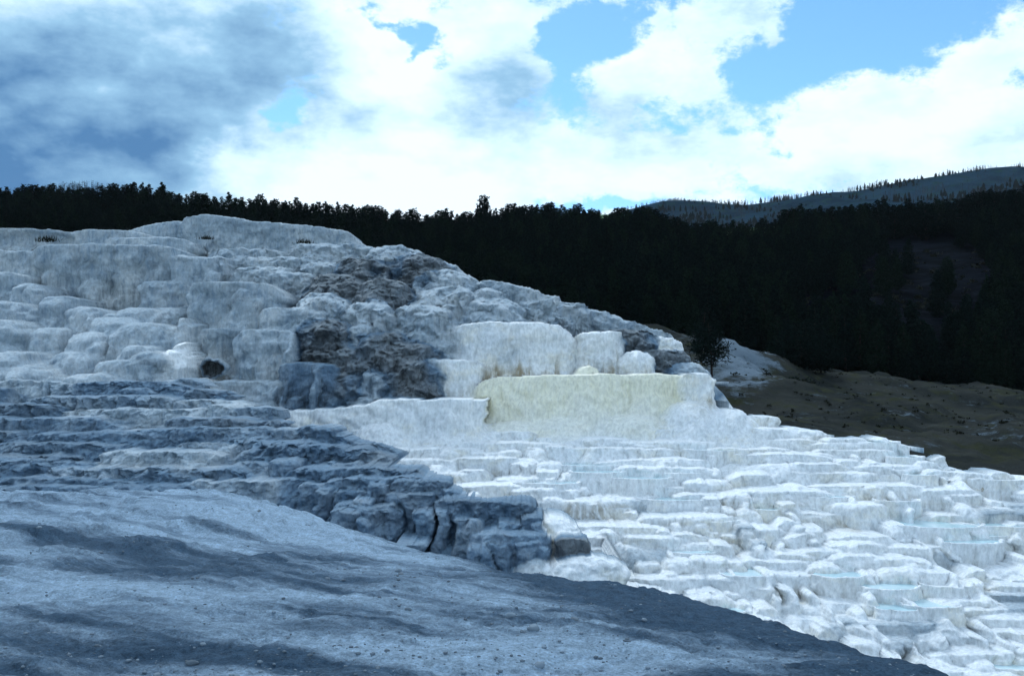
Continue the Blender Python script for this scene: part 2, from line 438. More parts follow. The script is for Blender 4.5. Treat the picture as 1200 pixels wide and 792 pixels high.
def T(*a, **k): rec(True, *a, **k)                        # a named terrace: a thing of its own
def S(*a, **k): rec(False, *a, **k)                       # an anonymous step of the hillside

def lump_depth(d, x, z):
    """front depth of one terrace over points (x, z): rounded lip, fluted wall that flares at the foot, scalloped plan"""
    sd = d['id']*7.31; f = np.abs(x-d['xc'])/d['a']; ins = f < 1
    fc = np.minimum(f, .9999)
    y = d['Y'] + d['b']*(1-(1-fc**d['p'])**(1/d['p']))
    zt = np.interp(x, *d['top']) if 'top' in d else d['zt']
    zt = zt - d['arch']*d['h']*fc**d['an']
    t = np.clip((zt-z)/d['h'], 0, 1.4)
    q = np.clip((z-(zt-d['lip']))/d['lip'], 0, 1)
    y = y + d['lip']*(.8 if d['lip'] > .3 else 1.)*(1-np.sqrt(np.maximum(1-q*q, 0)))
    w = sstep(0, .3, t)
    y = y - d['flare']*d['h']*np.minimum(t, 1.15)**1.7
    if d['under']: y = y + d['under']*d['h']*np.sin(np.pi*np.clip(t*1.1, 0, 1))*(.4+np.clip(perlin(x*.4, sd, 1.)+.4, 0, 1))
    ph = x/d['scw']+.5*perlin(x*.6/d['scw'], sd, 0.); fr = (ph-np.floor(ph)-.5)*2
    y = y - d['scal']*np.sqrt(np.maximum(1-fr*fr, 0))*min(1, d['scw'])*(.5+.5*perlin(np.floor(ph)*.77, sd, 2.)+.3)
    y = y + .35*min(d['b'], 1.2)*perlin(x/(d['a']*.9+.4), sd, 5.)
    ff = d['ff']
    y = y - d['flute']*w*(perlin(x*ff+.5*perlin(x*.8, z*.8, sd), z*.25, sd)+.6*perlin(x*ff*2.2, z*.35, sd+3))
    if d['drape']: y = y - d['drape']*w*1.6*np.abs(perlin(x*.6, z*.7, sd))
    return np.where(ins & (z < zt), y, 1e4), t

def relief(zone, x0, x1, dx, z0, z1, dz, back, k=.10, warp=(.25, .08), cap=2.0):
    xs = np.arange(x0, x1, dx); zs = np.arange(z0, z1, dz); nr, nc = len(zs), len(xs)
    X, Z = np.meshgrid(xs, zs)
    wx = X+warp[0]*fbm(X*.8, Z*.9, 3.1, 3); wz = Z+warp[1]*fbm(X*.7, Z*.5, 8.4, 4)
    B = back(X, Z); acc = -B/k; ymin = B.copy(); lab = np.zeros((nr, nc), int); store = []
    for d in zone:
        j0 = max(0, int((d['xc']-d['a']-1.2-x0)/dx)); j1 = min(nc, int((d['xc']+d['a']+1.2-x0)/dx)+1)
        ztm = max(d['top'][1]) if 'top' in d else d['zt']
        i1 = min(nr, int((ztm+.6-z0)/dz)+1); i0 = max(0, int((d['zt']-max(2.2*d['h'], 1.5)-2.5-z0)/dz))
        if j1 <= j0 or i1 <= i0: store.append(None); continue
        y, t = lump_depth(d, wx[i0:i1, j0:j1], wz[i0:i1, j0:j1])
        sl = (slice(i0, i1), slice(j0, j1)); acc[sl] = np.logaddexp(acc[sl], -y/k)
        m = y < ymin[sl]; lab[sl] = np.where(m, d['id'], lab[sl]); ymin[sl] = np.where(m, y, ymin[sl]); store.append((sl, y.astype(np.float32), t.astype(np.float32)))
    Yd = np.minimum(-k*acc, ymin)
    Wt = np.full((nr, nc), 1e-6); tone = np.full((nr, nc), 1.5e-6); cream = np.zeros((nr, nc)); rough = np.full((nr, nc), 1e-7); stain = np.zeros((nr, nc)); rfq = np.full((nr, nc), 1e-6)
    for d, st in zip(zone, store):
        if st is None: continue
        sl, y, t = st; w = np.exp(-np.clip((y-ymin[sl])/.35, 0, 60))
        Wt[sl] += w; tone[sl] += w*d['tone']; cream[sl] += w*d['cream']*(1-.8*sstep(.35, .95, t+.25*perlin(X[sl]*.7, Z[sl]*.6, 4.4))); rough[sl] += w*d['rough']; rfq[sl] += w*d['rf']
        if d['stain']: stain[sl] += w*d['stain']*sstep(d['stain_lo'], 1., t+.35*perlin(X[sl]*1.6, Z[sl]*.3, d['id']))*(t < 1.3)
    tone /= Wt; cream /= Wt; rough /= Wt; stain /= Wt; rfq /= Wt
    isb = ymin >= B-1e-6
    # surface relief shared by all of them, so that neighbours grow into one another
    n = fbm(X*1.1, Yd*.8, Z*1.3, 5, .55); rid = 1-2*np.abs(fbm(X*.9, Yd*.7, Z*1.1, 4, .5))
    n2 = fbm(X*3.3, Yd*2.5, Z*3.8, 4, .6)
    Yo = Yd - rough*(n*1.1+.35*rid*sstep(1.2, 2.2, tone)+(.15+.35*sstep(.5, 2., tone))*n2)
    last = np.full(nc, 1e3)
    for i in range(nr):                                  # a terrace top runs back a little way, then the hill body takes over
        last = np.where(isb[i], last, Yo[i]); Yo[i] = np.where(isb[i], np.minimum(B[i], last+cap*(.8+.4*np.sin(xs*1.3))), Yo[i])
    Zo = Z + rough*.35*fbm(X*1.3+9, Yd, Z*1.5, 3)*(~isb)
    Xo = X + rough*.4*fbm(X*1.3, Yd+5, Z*1.5, 3)*(~isb)
    V = np.stack([Xo, Yo, Zo], -1).reshape(-1, 3)
    F = grid_faces(nr, nc)
    keep = ~isb.ravel()[F].all(1); F = F[keep]
    # area weighted normals over the whole sheet, so that pieces shade without seams
    e1 = V[F[:, 2]]-V[F[:, 0]]; e2 = V[F[:, 3]]-V[F[:, 1]]; fn = np.cross(e1, e2)
    fl = np.linalg.norm(fn, axis=1, keepdims=True); fn = fn/np.maximum(fl, 1e-9)*np.minimum(fl, 12*dx*dz)
    VN = np.zeros_like(V)
    for c in range(4):
        for ax in range(3): VN[:, ax] += np.bincount(F[:, c], fn[:, ax], len(V))
    VN /= np.maximum(np.linalg.norm(VN, axis=1, keepdims=True), 1e-9)
    tone = tone + .25*fbm(X*.5, Yd*.3, Z*.6, 4)
    lf = lab.ravel()[F]; lf = np.where(lf[:, 0] > 0, lf[:, 0], lf.max(1))
    # a named terrace keeps its largest connected piece; stray scraps go to the anonymous steps
    G = np.zeros((nr-1)*(nc-1), int); G[keep] = lf; G = G.reshape(nr-1, nc-1); nid = 100000
    for d in zone:
        if not d['thing']: continue
        m = G == d['id']
        if not m.any(): continue
        ii, jj = np.where(m); a0, a1, b0, b1 = ii.min(), ii.max()+1, jj.min(), jj.max()+1
        mm = m[a0:a1, b0:b1]; C = np.where(mm, np.arange(mm.size).reshape(mm.shape)+1, 0)
        while True:
            q = np.pad(C, 1); n4 = np.maximum.reduce([C, q[:-2, 1:-1], q[2:, 1:-1], q[1:-1, :-2], q[1:-1, 2:]])
            C2 = np.where(mm, n4, 0)
            if (C2 == C).all(): break
            C = C2
        ids_, cnt = np.unique(C[mm], return_counts=True); best = ids_[cnt.argmax()]
        for c_ in ids_:
            if c_ != best: nid += 1; G[a0:a1, b0:b1][C == c_] = nid
    lf = G.ravel()[keep]
    objs = {}
    order = np.argsort(lf, kind='stable'); Fs = F[order]; ls = lf[order]
    ids, st = np.unique(ls, return_index=True); st = np.append(st, len(ls))
    byid = {d['id']: d for d in zone}
    for n_, i_ in enumerate(ids):
        f = Fs[st[n_]:st[n_+1]]; d = byid.get(i_)
        uq, inv = np.unique(f, return_inverse=True); vv = V[uq]; org = np.array([vv[:, 0].mean(), vv[:, 1].mean(), vv[:, 2].min()])
        nm = 'terrace' if (d and d['thing']) else 'terrace_step'
        me = mesh_np(nm, vv-org, inv.reshape(-1, 4), True, {'tone': tone.ravel()[uq], 'cream': cream.ravel()[uq], 'stain': stain.ravel()[uq]}, VN[uq])
        o = link(nm, me, MAT['relief'], None, org); objs[i_] = o
        if d and d['thing'] and len(f) > 30: tag(o, d['label'], 'terrace')
        else: o.name = 'terrace_step'; STEPS.append(o)
    def surf(x, z):
        j = np.clip(((x-x0)/dx).astype(int), 0, nc-1); i = np.clip(((z-z0)/dz).astype(int), 0, nr-1); return ymin[i, j]
    return objs, surf
STEPS = []


def zone_points(zone):
    for d in zone:
        for fx in np.linspace(-.9, .9, max(2, int(d['a']/1.2)+2)):
            x = d['xc']+fx*d['a']; yy = d['Y']+d['b']*(1-(1-abs(fx)**d['p'])**(1/d['p'])); zt = float(np.interp(x, *d['top'])) if 'top' in d else d['zt']
            CTRL.append((x, yy+.1, zt-d['h'])); CTRL.append((x, yy+.8+.3*d['b'], zt-.5))
def front(zone, u, v, Yg):
    """distance of the nearest terrace front along a pixel ray (few fixed-point steps)"""
    Y = Yg
    for _ in range(2):
        x, _y, z = P(u, v, Y); x, z = np.array([x]), np.array([z]); m = 1e3
        for d in zone:
            if abs(d['xc']-x[0]) < d['a'] and z[0] < d['zt']+1: m = min(m, float(lump_depth(d, x, z)[0][0]))
        if m > 200: return None
        Y = m
    return Y

# ---- cliff: pale dry travertine (upper left), rough dark face (middle), bright active terraces -----
T('pale', 193, 432, 248, 300, 76, b=5, p=3.2, top=[(190, 252), (200, 249), (215, 247.5), (245, 250), (300, 258), (360, 263), (410, 268), (432, 279)], lip=.5, flute=.13, ff=1.3,
  rough=.12, flare=-.04, under=.12, stain=.6, stain_lo=.75, scal=.35, scw=2.4, drape=.2, label='smooth rounded travertine cap crowning the hill below the forest')
T('pale', 112, 222, 258, 290, 77.5, b=2.5, lip=.5, top=[(112, 283), (135, 274), (150, 269), (165, 264), (185, 260), (205, 256)], flute=.05, rough=.06, label='short pale ramp leaning against the rounded hilltop cap')
T('pale', -60, 84, 267, 300, 73, b=3, under=.35, lip=.3, flute=.05, stain=.95, stain_lo=.40, rough=.1, label='flat pale ledge with a dark undercut hollow below its rim')  # near-black mark under the rim: the hollow's shade painted on
T('pale', 66, 172, 269, 300, 74, b=3, lip=.2, flute=.07, rough=.1, label='low pale ledge joining the undercut ledge and the ramp')
T('pale', 14, 224, 286, 358, 70, b=4.2, p=2.6, lip=.4, flute=.20, ff=1.1, rough=.08, drape=.5, flare=-.05, under=.10, scal=.6, scw=2.8, stain=.4, stain_lo=.2,
  label='tall pale fluted curtain of travertine, widest wall under the hilltop')
T('pale', 192, 253, 299, 330, 69, b=2.5, lip=.4, flute=.12, rough=.14, drape=.2, label='small rounded buttress at the end of the tall fluted curtain')
S('pale', -60, 62, 293, 320, 71, b=2, lip=.3, rough=.16, flute=.1)
S('pale', -60, 24, 318, 345, 67.5, b=2, lip=.4, rough=.16, flute=.1)
S('pale', 105, 222, 277, 300, 73, b=3, lip=.3, flute=.08, rough=.1)
S('pale', 158, 212, 328, 362, 68, b=1.6, lip=.6, flute=.12, rough=.16)
for (u0, u1, vt, vb, Y) in [(235, 335, 290, 316, 73), (250, 390, 300, 326, 71.8), (330, 440, 284, 312, 73.5), (262, 345, 312, 336, 70), (215, 270, 300, 330, 70.5), (300, 372, 318, 345, 69.2), (345, 420, 306, 335, 70.5)]:
    S('pale', u0, u1, vt, vb, Y, b=2.2, p=2.2, lip=.5, rough=.32, flute=.1, stain=.35, drape=.3, flare=.3)
T('pale', 212, 330, 330, 398, 64, b=2.6, p=3.6, lip=.2, flute=.15, ff=1.2, rough=.08, flare=-.02, under=.06, drape=.4, scal=.3, scw=1.8, label='squarish pale travertine block above the small dark cave')
T('pale', 228, 276, 384, 446, 61.4, b=1.8, p=2.4, lip=.6, flute=.28, ff=1.3, rough=.12, flare=.08, stain=.75, stain_lo=.15, under=.16, label='streaked travertine buttress with a small dark cave at its foot')
T('pale', 268, 354, 386, 452, 60.8, b=1.8, p=2.8, lip=.4, flute=.24, ff=1.1, rough=.15, drape=.5, scal=.4, scw=1.6, label='pale buttress of rounded columns to one side of the cave')
T('pale', 298, 374, 360, 420, 62.6, b=2.0, p=2.6, lip=.4, flute=.2, ff=1.1, rough=.16, drape=.4, label='pale stepped buttress leaning on the dark rough face')
T('dull', 320, 400, 425, 484, 58.6, b=1.5, p=2.6, lip=.25, flute=.34, ff=1.2, rough=.14, stain=1.0, stain_lo=.1, label='wall of dark streaked columns above the white lower terrace')
T('pale', 222, 347, 446, 486, 58.9, b=1.6, p=3, lip=.2, flute=.14, ff=1.3, rough=.14, drape=.3, label='low pale fluted wall running under the cave')
rr = random.Random(3)
for (u0, u1, vt, vb, Y) in [(0, 52, 330, 352, 66.5), (-40, 40, 350, 382, 63), (36, 90, 346, 374, 65), (58, 132, 358, 392, 64), (118, 192, 362, 392, 64.5), (166, 218, 356, 382, 65.5),
        (-50, 30, 376, 420, 60), (18, 80, 384, 420, 61), (62, 126, 386, 425, 60), (86, 164, 372, 402, 62.5), (116, 204, 378, 414, 61.5),
        (38, 124, 408, 446, 58), (126, 184, 402, 430, 59), (-40, 36, 412, 448, 56.5), (96, 172, 424, 452, 57), (160, 226, 430, 456, 58.2), (196, 230, 372, 405, 62.5), (-60, 60, 430, 470, 55.5), (50, 150, 438, 470, 55.8), (130, 240, 444, 475, 56)]:
    S('pale' if rr.random() < .9 else 'dull', u0+1, u1-1, vt+rr.uniform(-3, 3), vb+8, Y-rr.uniform(0, 1.2), b=2.6, p=2.0, dome=rr.uniform(.25, .7), arch=rr.uniform(.2, .5), an=rr.uniform(2.5, 6), rough=.10, flute=.2, ff=1.4, flare=.4, drape=.5)
T('white', 184, 230, 398, 448, 59.2, b=1.6, p=2.0, dome=.6, rough=.25, flare=.5, drape=.3, top=[(180, 428), (195, 404), (212, 399), (225, 408), (236, 426)], label='bright white rounded mound beside the cave')
for (u0, u1, vt, vb, Y) in [(420, 500, 284, 310, 72), (380, 475, 300, 326, 70), (440, 535, 298, 330, 71), (470, 565, 316, 345, 69), (350, 435, 316, 345, 67.5),
        (400, 490, 326, 360, 67), (475, 572, 336, 366, 66.5), (340, 412, 340, 372, 65), (385, 472, 352, 388, 64.5), (450, 540, 358, 392, 64.5), (348, 422, 372, 405, 62.8),
        (395, 492, 384, 420, 62.2), (440, 522, 398, 440, 61.2), (368, 442, 404, 440, 60.8), (385, 482, 424, 472, 59.6), (530, 620, 346, 385, 66), (540, 600, 334, 365, 67.4)]:
    S(rr.choice(['rock', 'rock', 'rock', 'pale']) if 342 < u0 < 465 and vt > 295 else 'pale', u0-3, u1+3, vt+rr.uniform(-4, 4), vb+8, Y-rr.uniform(0, 1.5), b=2.8, p=2.0, dome=rr.uniform(.2, .9), rough=.34, flute=.25, ff=1.0, flare=.4, drape=.7, scal=.3, stain=rr.choice([0, .5]))
T('pale', 553, 672, 322, 368, 68, b=3, p=2.2, lip=.6, top=[(550, 320), (575, 326), (600, 331), (640, 343), (664, 348), (672, 360)], flute=.2, ff=1.2, rough=.28, drape=.4, flare=.3, stain=.55, stain_lo=.3, label='grey-white stained lobe on the descending ridge above the white terraces')
T('pale', 426, 566, 292, 330, 72.6, b=3, p=2.2, lip=.5, top=[(425, 284), (455, 289), (480, 291), (520, 306), (565, 324)], flute=.1, rough=.28, stain=.4, drape=.4, label='sloping pale shoulder of the ridge under the forest edge')
T('pale', 652, 746, 357, 398, 67, b=2.5, p=2.2, lip=.5, top=[(650, 356), (668, 357), (690, 361), (720, 368), (742, 376), (748, 386)], flute=.25, ff=1.2, rough=.28, drape=.4, stain=.8, stain_lo=.2, label='dark streaked lobe stepping down behind the bright curved terrace')
S('pale', 690, 800, 374, 408, 66.4, b=2, lip=.3, top=[(690, 366), (740, 376), (775, 386), (800, 398)], rough=.22, flare=.3)
S('pale', 600, 695, 352, 395, 66, b=2, lip=.5, rough=.4, flute=.2, stain=.6, flare=.3, drape=.3)
S('rock', 686, 775, 386, 432, 64, b=2, lip=.4, rough=.35, flute=.2, stain=.7, flare=.3, drape=.3)
T('white', 724, 815, 388, 436, 64.8, b=2.2, p=2.2, lip=.5, top=[(725, 382), (760, 390), (790, 396), (804, 402), (812, 416), (816, 430)], rough=.2, flute=.1, stain=.25, drape=.2, label='white rounded ridge end next to the small pine')
S('rock', 742, 816, 410, 452, 63.4, b=1.5, lip=.3, rough=.3, flute=.15, stain=.6, flare=.4)
S('pale', 776, 840, 424, 455, 62.6, b=1.5, dome=.5, rough=.2, flare=.5)

T('white', 510, 688, 377, 446, 62.7, b=3.6, p=2.4, lip=.45, arch=.3, an=8, flute=.10, ff=1.5, rough=.07, flare=.14, stain=1., stain_lo=.62, scal=.35, scw=3, drape=.15,
  top=[(510, 386), (530, 380), (570, 377), (620, 377), (660, 380), (688, 388)], label='bright white round-fronted terrace above the yellow curtain')
T('white', 676, 736, 388, 440, 62.8, b=2.2, lip=.25, flute=.15, ff=1.8, rough=.1, stain=.85, stain_lo=.45, drape=.2, label='white terrace with brown streaked foot beside the bright curved one')
T('white', 724, 774, 410, 442, 61.8, b=1.6, p=2.2, dome=.5, flute=.15, ff=1.8, rough=.1, stain=.7, stain_lo=.4, label='small white lobe with brown stained foot above the yellow curtain')
T('white', 474, 568, 421, 472, 60.5, b=2.2, lip=.2, flute=.1, rough=.1, stain=.5, stain_lo=.4, drape=.2, label='grey-streaked white wall below the bright curved terrace')
T('cream', 536, 840, 438, 524, 58.7, b=4.0, p=2.4, lip=.40, arch=.45, an=9, flute=.12, ff=1.7, rough=.07, flare=.34, scal=.3, scw=3.2, drape=.2,
  top=[(540, 444), (570, 441), (700, 438), (800, 437), (838, 441)], label='wide pale yellow curtain terrace with a level rim')
T('cream', 664, 716, 428, 448, 60.8, b=1.3, p=2, dome=.9, rough=.05, flute=.04, top=[(664, 441), (672, 436), (680, 431), (690, 428), (700, 431), (708, 436), (716, 442)], label='small cream hump rising behind the yellow rim')
T('white', 798, 840, 437, 480, 58.6, b=1.4, p=2.2, lip=.4, under=.3, stain=.9, stain_lo=.55, flute=.1, label='rounded white end of the yellow terrace with an undercut')
T('white', 300, 570, 467, 524, 56.6, b=1.8, p=5, arch=.02, lip=.16, flute=.12, ff=1.5, rough=.10, drape=.3, flare=.1, scal=.3, scw=2.4, top=[(325, 483), (345, 481), (400, 478), (425, 474), (445, 468), (570, 466)], label='long white terrace between the dark columns and the yellow curtain')
for (u0, u1, vt, vb, Y) in [(555, 655, 488, 526, 57), (605, 725, 482, 526, 57.2), (685, 795, 480, 526, 57.2), (765, 868, 470, 526, 57.2), (815, 902, 480, 522, 56.8), (465, 585, 486, 526, 56.2), (400, 500, 496, 526, 55.6)]:
    S('creamy' if u0 in (605, 685, 555) else 'white', u0, u1, vt+6*(u0 in (605, 685, 555)), vb, Y, b=1.8, p=2.0, dome=.8, rough=.10, flute=.1, flare=.5, drape=.2)
zone1 = list(ZONE)
rr = random.Random(77)
for i in range(130):                                    # smaller drips, knobs and ledges that grow out of the walls
    u = rr.uniform(-30, 560); v = rr.uniform(300, 470)
    if u > 430 and v > 380 or (u < 230 and v < 355) or (205 < u < 340 and 320 < v < 400 and i % 3): continue
    Yf = front(zone1, u, v+4, 66)
    if Yf is None or Yf > 80: continue
    near = min(zone1, key=lambda d: (d['xc']-(u-U0)/FPX*Yf)**2+(d['zt']-d['h']/2-EYE-(VH-v)/FPX*Yf)**2+(d['Y']-Yf)**2)
    inv = near['kind_']
    w = rr.choice([9, 14, 20, 30])*rr.uniform(.8, 1.3)
    S(inv, u-w/2, u+w/2, v, v+rr.uniform(10, 26), Yf-rr.uniform(.10, .42), b=rr.uniform(.4, .9), p=2, dome=rr.uniform(.3, .9), rough=near['rough'], flute=.08, flare=rr.uniform(.2, .8), drape=.15, stain=rr.choice([0, 0, .4]))
zone1 = list(ZONE); zone_points(zone1[:100])
ob1, _ = relief(zone1, -45.5, 17.5, .074, -2.6, 15.2, .066, lambda X, Z: 95+0*X, k=.07, warp=(.30, .06), cap=4.)
cv = [ob1[d['id']] for d in zone1 if d['label'] and 'cave at its foot' in d['label']][0]

# ---- stepped white slope on the right ------------------------------------------------------------
SL, ZS, YS = .36, -1.15, 56.5
def slope_Y(v):                                        # distance of the white slope along a pixel row
    k = (v-VH)/FPX
    return (EYE - ZS + SL*YS)/(SL + k)
ul = [(486, 470), (505, 420), (530, 470), (560, 545), (590, 612), (620, 640), (645, 690), (665, 720), (700, 810), (745, 960), (800, 1110)]
ur = [(486, 905), (497, 952), (505, 998), (518, 1058), (530, 1085), (540, 1128), (550, 1165), (560, 1240), (800, 1310)]
big = [(1036, 1084, 587, 624), (972, 1058, 592, 634), (1108, 1184, 636, 670), (964, 1018, 676, 711), (1014, 1088, 690, 712), (1066, 1134, 711, 733), (1146, 1230, 562, 594), (1090, 1144, 687, 705)]
rr = random.Random(21)
ZONE.clear(); pools = []
def inbig(u, v): return any(b0-8 < u < b1+8 and c0-4 < v < c1-6 for b0, b1, c0, c1 in big)
v = 489.0
while v < 815:
    L_, R_ = np.interp(v, *zip(*ul)), np.interp(v, *zip(*ur))
    u = L_ - rr.uniform(25, 80)
    while u < R_:
        w = rr.choice([24, 34, 46, 62, 85, 120, 170])*rr.uniform(.8, 1.25)*np.interp(v, [489, 560], [1.4, 1.])
        u1 = min(u+w, R_+rr.uniform(-10, 6))
        if u1-u < 14: break
        vt = v + rr.uniform(-9, 9); hh = rr.choice([7, 9, 12, 17, 28])*rr.uniform(.8, 1.2)*np.interp(v, [489, 700], [.9, 1.25])
        vt = max(vt, np.interp((u+u1)/2, [800, 905, 952, 998, 1058, 1085, 1128, 1165, 1240], [482, 487, 496, 504, 517, 529, 539, 549, 559]))
        if not inbig((u+u1)/2, vt):
            Y = slope_Y(vt)*(1+rr.uniform(-.010, .010)); W = (u1-u)/FPX*Y
            kw = dict(p=rr.uniform(1.9, 2.3), rough=rr.uniform(.04, .10), flute=rr.uniform(.04, .12), ff=rr.uniform(1.6, 3.2), scal=rr.uniform(.12, .34), scw=rr.uniform(.4, 1.2),
                      flare=rr.uniform(.05, .6), stain=rr.choice([0, 0, .12, .25, .45, .8]), stain_lo=rr.uniform(-.2, .4)); ak = dict(arch=rr.uniform(.4, 1.0), an=rr.uniform(2.5, 6))
            b = min(max(W*rr.uniform(.3, .5), .35), 2.6)
            tn = rr.choice(['white']*9+['pale']) if v > 570 else 'white'
            if rr.random() < .12 and W > 1.2 and W < 4.5: pools.append((u, u1, vt, vt+hh+22, Y-.25, b, dict(kw)))
            elif rr.random() < .68: S(tn, u, u1, vt, vt+hh+6, Y, b=b, lip=rr.uniform(.06, .16), drape=rr.uniform(0, .3), **kw, **ak)
            else: S(tn, u, u1, vt, vt+hh+6, Y, b=b, dome=rr.uniform(.25, .8), drape=rr.uniform(.1, .35), **kw, **ak)
        u += w*rr.uniform(.55, .95)
    v += np.interp(v, [489, 600, 800], [6.5, 9, 13])
for i in range(120):
    v = rr.uniform(520, 790); u = rr.uniform(np.interp(v, *zip(*ul)), np.interp(v, *zip(*ur)))
    w = rr.uniform(9, 26); Y = slope_Y(v)-rr.uniform(.1, .5)
    S('white', u-w/2, u+w/2, v, v+rr.uniform(8, 20), Y, b=rr.uniform(.3, .7), p=2, dome=rr.uniform(.4, .9), rough=.12, flute=.06, flare=rr.uniform(.3, .9), drape=.15)
zone3 = list(ZONE); zone_points(zone3)
relief(zone3, -14, 33.5, .056, -11.6, -.2, .040, lambda X, Z: 62+0*X, k=.09, warp=(.40, .06), cap=2.2)
bl = ['tall buff-streaked pedestal wall in the middle of the white steps', 'broad smooth white dome pouring between pool basins', 'deep round pool basin with grey fluted wall and pale blue water',
      'round drum-shaped basin with rough grey wall near the gravel mound', 'low basin with brown stained foot next to the drum-shaped basin', 'shallow shell-shaped pool below the brown stained basin',
      'grey fluted wall with brown edge at the end of the top steps', 'small grey-lipped ledge above the shell-shaped pool']
for i, (u0, u1, vt, vb) in enumerate(big):
    lump('terrace', 'white', u0, u1, vt, vb+16, slope_Y(vt)-.5, b=(u1-u0)/FPX*slope_Y(vt)*.42, p=2.3, lip=.06 if i != 1 else .5, dip=.14 if i != 1 else 0, water=i in (2, 3, 4, 5), flute=.10, ff=2.6, rough=.10, rf=1.5,
      flare=-.12 if i in (0, 2, 3) else .15, drape=.12, stain=[.75, 0, .5, .45, .7, .35, .8, .4][i], stain_lo=[.0, 0, .0, .0, .2, .1, .0, .1][i], scal=.25, scw=.8, label=bl[i], ctrl=False)
for (u, u1, vt, vb, Y, b, kw) in pools:
    o = lump('pool_basin', 'white', u, u1, vt, vb, Y, b=b, lip=.05, dip=.13, water=True, ctrl=False, drape=.12, **kw); STEPS.append(o)

# ---- dull ledges at lower left, shade put into their colour -------------------------------------------------------------------
def left_Y(v): return float(np.interp(v, [445, 480, 520, 560, 600, 650], [54, 49.5, 45, 41, 38, 35]))
lr = [(445, 240), (470, 300), (490, 345), (505, 400), (530, 455), (556, 525), (575, 560), (600, 620), (640, 690)]
rr = random.Random(5); ZONE.clear()
v = 449.0
while v < 600:
    R_ = np.interp(v, *zip(*lr)); u = -90 - rr.uniform(0, 90) if v < 572 else np.interp(v, [572, 600], [300, 430])
    while u < R_-18:
        w = rr.choice([50, 90, 140, 220, 320])*rr.uniform(.8, 1.2); u1 = min(u+w, R_+rr.uniform(-14, 8))
        vt = v+rr.uniform(-8, 8); hh = rr.choice([10, 16, 22, 30])
        Y = left_Y(vt)*(1+rr.uniform(-.02, .02)); mid = (u+u1)/2
        mt = 'dull'
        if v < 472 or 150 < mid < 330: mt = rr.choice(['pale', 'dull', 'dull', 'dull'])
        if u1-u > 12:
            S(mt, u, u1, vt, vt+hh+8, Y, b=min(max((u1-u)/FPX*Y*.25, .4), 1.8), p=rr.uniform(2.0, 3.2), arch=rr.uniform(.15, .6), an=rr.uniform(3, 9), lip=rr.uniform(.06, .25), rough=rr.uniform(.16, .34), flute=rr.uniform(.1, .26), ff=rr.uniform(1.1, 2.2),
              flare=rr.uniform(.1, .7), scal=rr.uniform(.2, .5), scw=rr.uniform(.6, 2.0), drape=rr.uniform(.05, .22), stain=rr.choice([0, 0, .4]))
        u += w*rr.uniform(.5, .85)
    v += np.interp(v, [449, 520, 600], [8.5, 10.5, 12.5])
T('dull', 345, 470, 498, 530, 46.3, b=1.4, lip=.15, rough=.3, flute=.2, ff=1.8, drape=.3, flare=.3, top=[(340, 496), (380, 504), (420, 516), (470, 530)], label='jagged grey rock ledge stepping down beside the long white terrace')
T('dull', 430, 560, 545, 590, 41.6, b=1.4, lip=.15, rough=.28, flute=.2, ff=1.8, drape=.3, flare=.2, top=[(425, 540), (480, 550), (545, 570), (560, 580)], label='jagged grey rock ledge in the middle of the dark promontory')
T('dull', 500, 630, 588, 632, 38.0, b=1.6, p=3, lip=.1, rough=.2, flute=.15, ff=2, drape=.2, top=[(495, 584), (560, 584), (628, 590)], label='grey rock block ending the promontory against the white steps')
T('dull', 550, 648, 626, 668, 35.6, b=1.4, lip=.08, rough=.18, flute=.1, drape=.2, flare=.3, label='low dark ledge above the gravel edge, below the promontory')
T('rock', 652, 694, 630, 668, 35.9, b=.8, p=4, lip=.05, rough=.06, flute=.06, label='small square dark rock face set in white crust')
T('white', 606, 704, 612, 690, 37.0, b=1.3, p=2.2, dome=.6, arch=.8, an=2.5, rough=.2, flare=.5, stain=.3, label='white crusted patch with dark pits beside the square rock face')
for (u0, u1, vt, Y) in [(640, 730, 652, 35.0), (600, 660, 656, 34.6)]: S('white', u0, u1, vt, vt+30, Y, b=1.2, dome=.5, rough=.2, flare=.5, drape=.3)
for i in range(60):
    u = rr.uniform(330, 650); v = rr.uniform(500, 650)
    if u > np.interp(v, *zip(*lr))+5 or v > np.interp(u, [330, 430, 520, 600, 690], [590, 625, 655, 662, 668])-4: continue
    w = rr.uniform(10, 40); Y = left_Y(v)-rr.uniform(.1, .8)
    S('dull', u-w/2, u+w/2, v, v+rr.uniform(8, 18), Y, b=rr.uniform(.2, .6), p=rr.uniform(2, 4), lip=.06, rough=.14, flute=.08, flare=rr.uniform(.1, .6), drape=.2)
zone2 = list(ZONE); zone_points(zone2)
relief(zone2, -34, 6.5, .046, -6.6, 2.4, .036, lambda X, Z: 58+0*X, k=.06, warp=(.35, .11), cap=2.4)

# ------------------------------------------------------------------ hill body below the terraces
hill_pts = CTRL + [P(u, v, Y) for (u, v, Y) in
    [(900, 500, 62), (960, 515, 62), (1010, 530, 60), (1080, 550, 58), (1150, 565, 57), (1230, 575, 57), (1300, 585, 57), (850, 470, 66), (850, 455, 70)]]
for x in np.linspace(-60, 22, 30): hill_pts.append((x, 88, -4)); hill_pts.append((x, 100, -6))
for x in np.linspace(30, 55, 6):
    for y in (66, 74, 84): hill_pts.append((x, y, -9))
for x in np.linspace(15, 30, 5):
    for y in (70, 78): hill_pts.append((x, y, -6))
hp = np.array(hill_pts)
gx, gy = np.meshgrid(np.arange(-56, 46, .6), np.arange(21, 92, .6))
gz = np.zeros_like(gx)
for i in range(gx.shape[0]):
    d2 = (gx[i][:, None]-hp[None, :, 0])**2 + (gy[i][:, None]-hp[None, :, 1])**2 + .15
    wt = d2**-2.; gz[i] = (wt*hp[None, :, 2]).sum(1)/wt.sum(1)
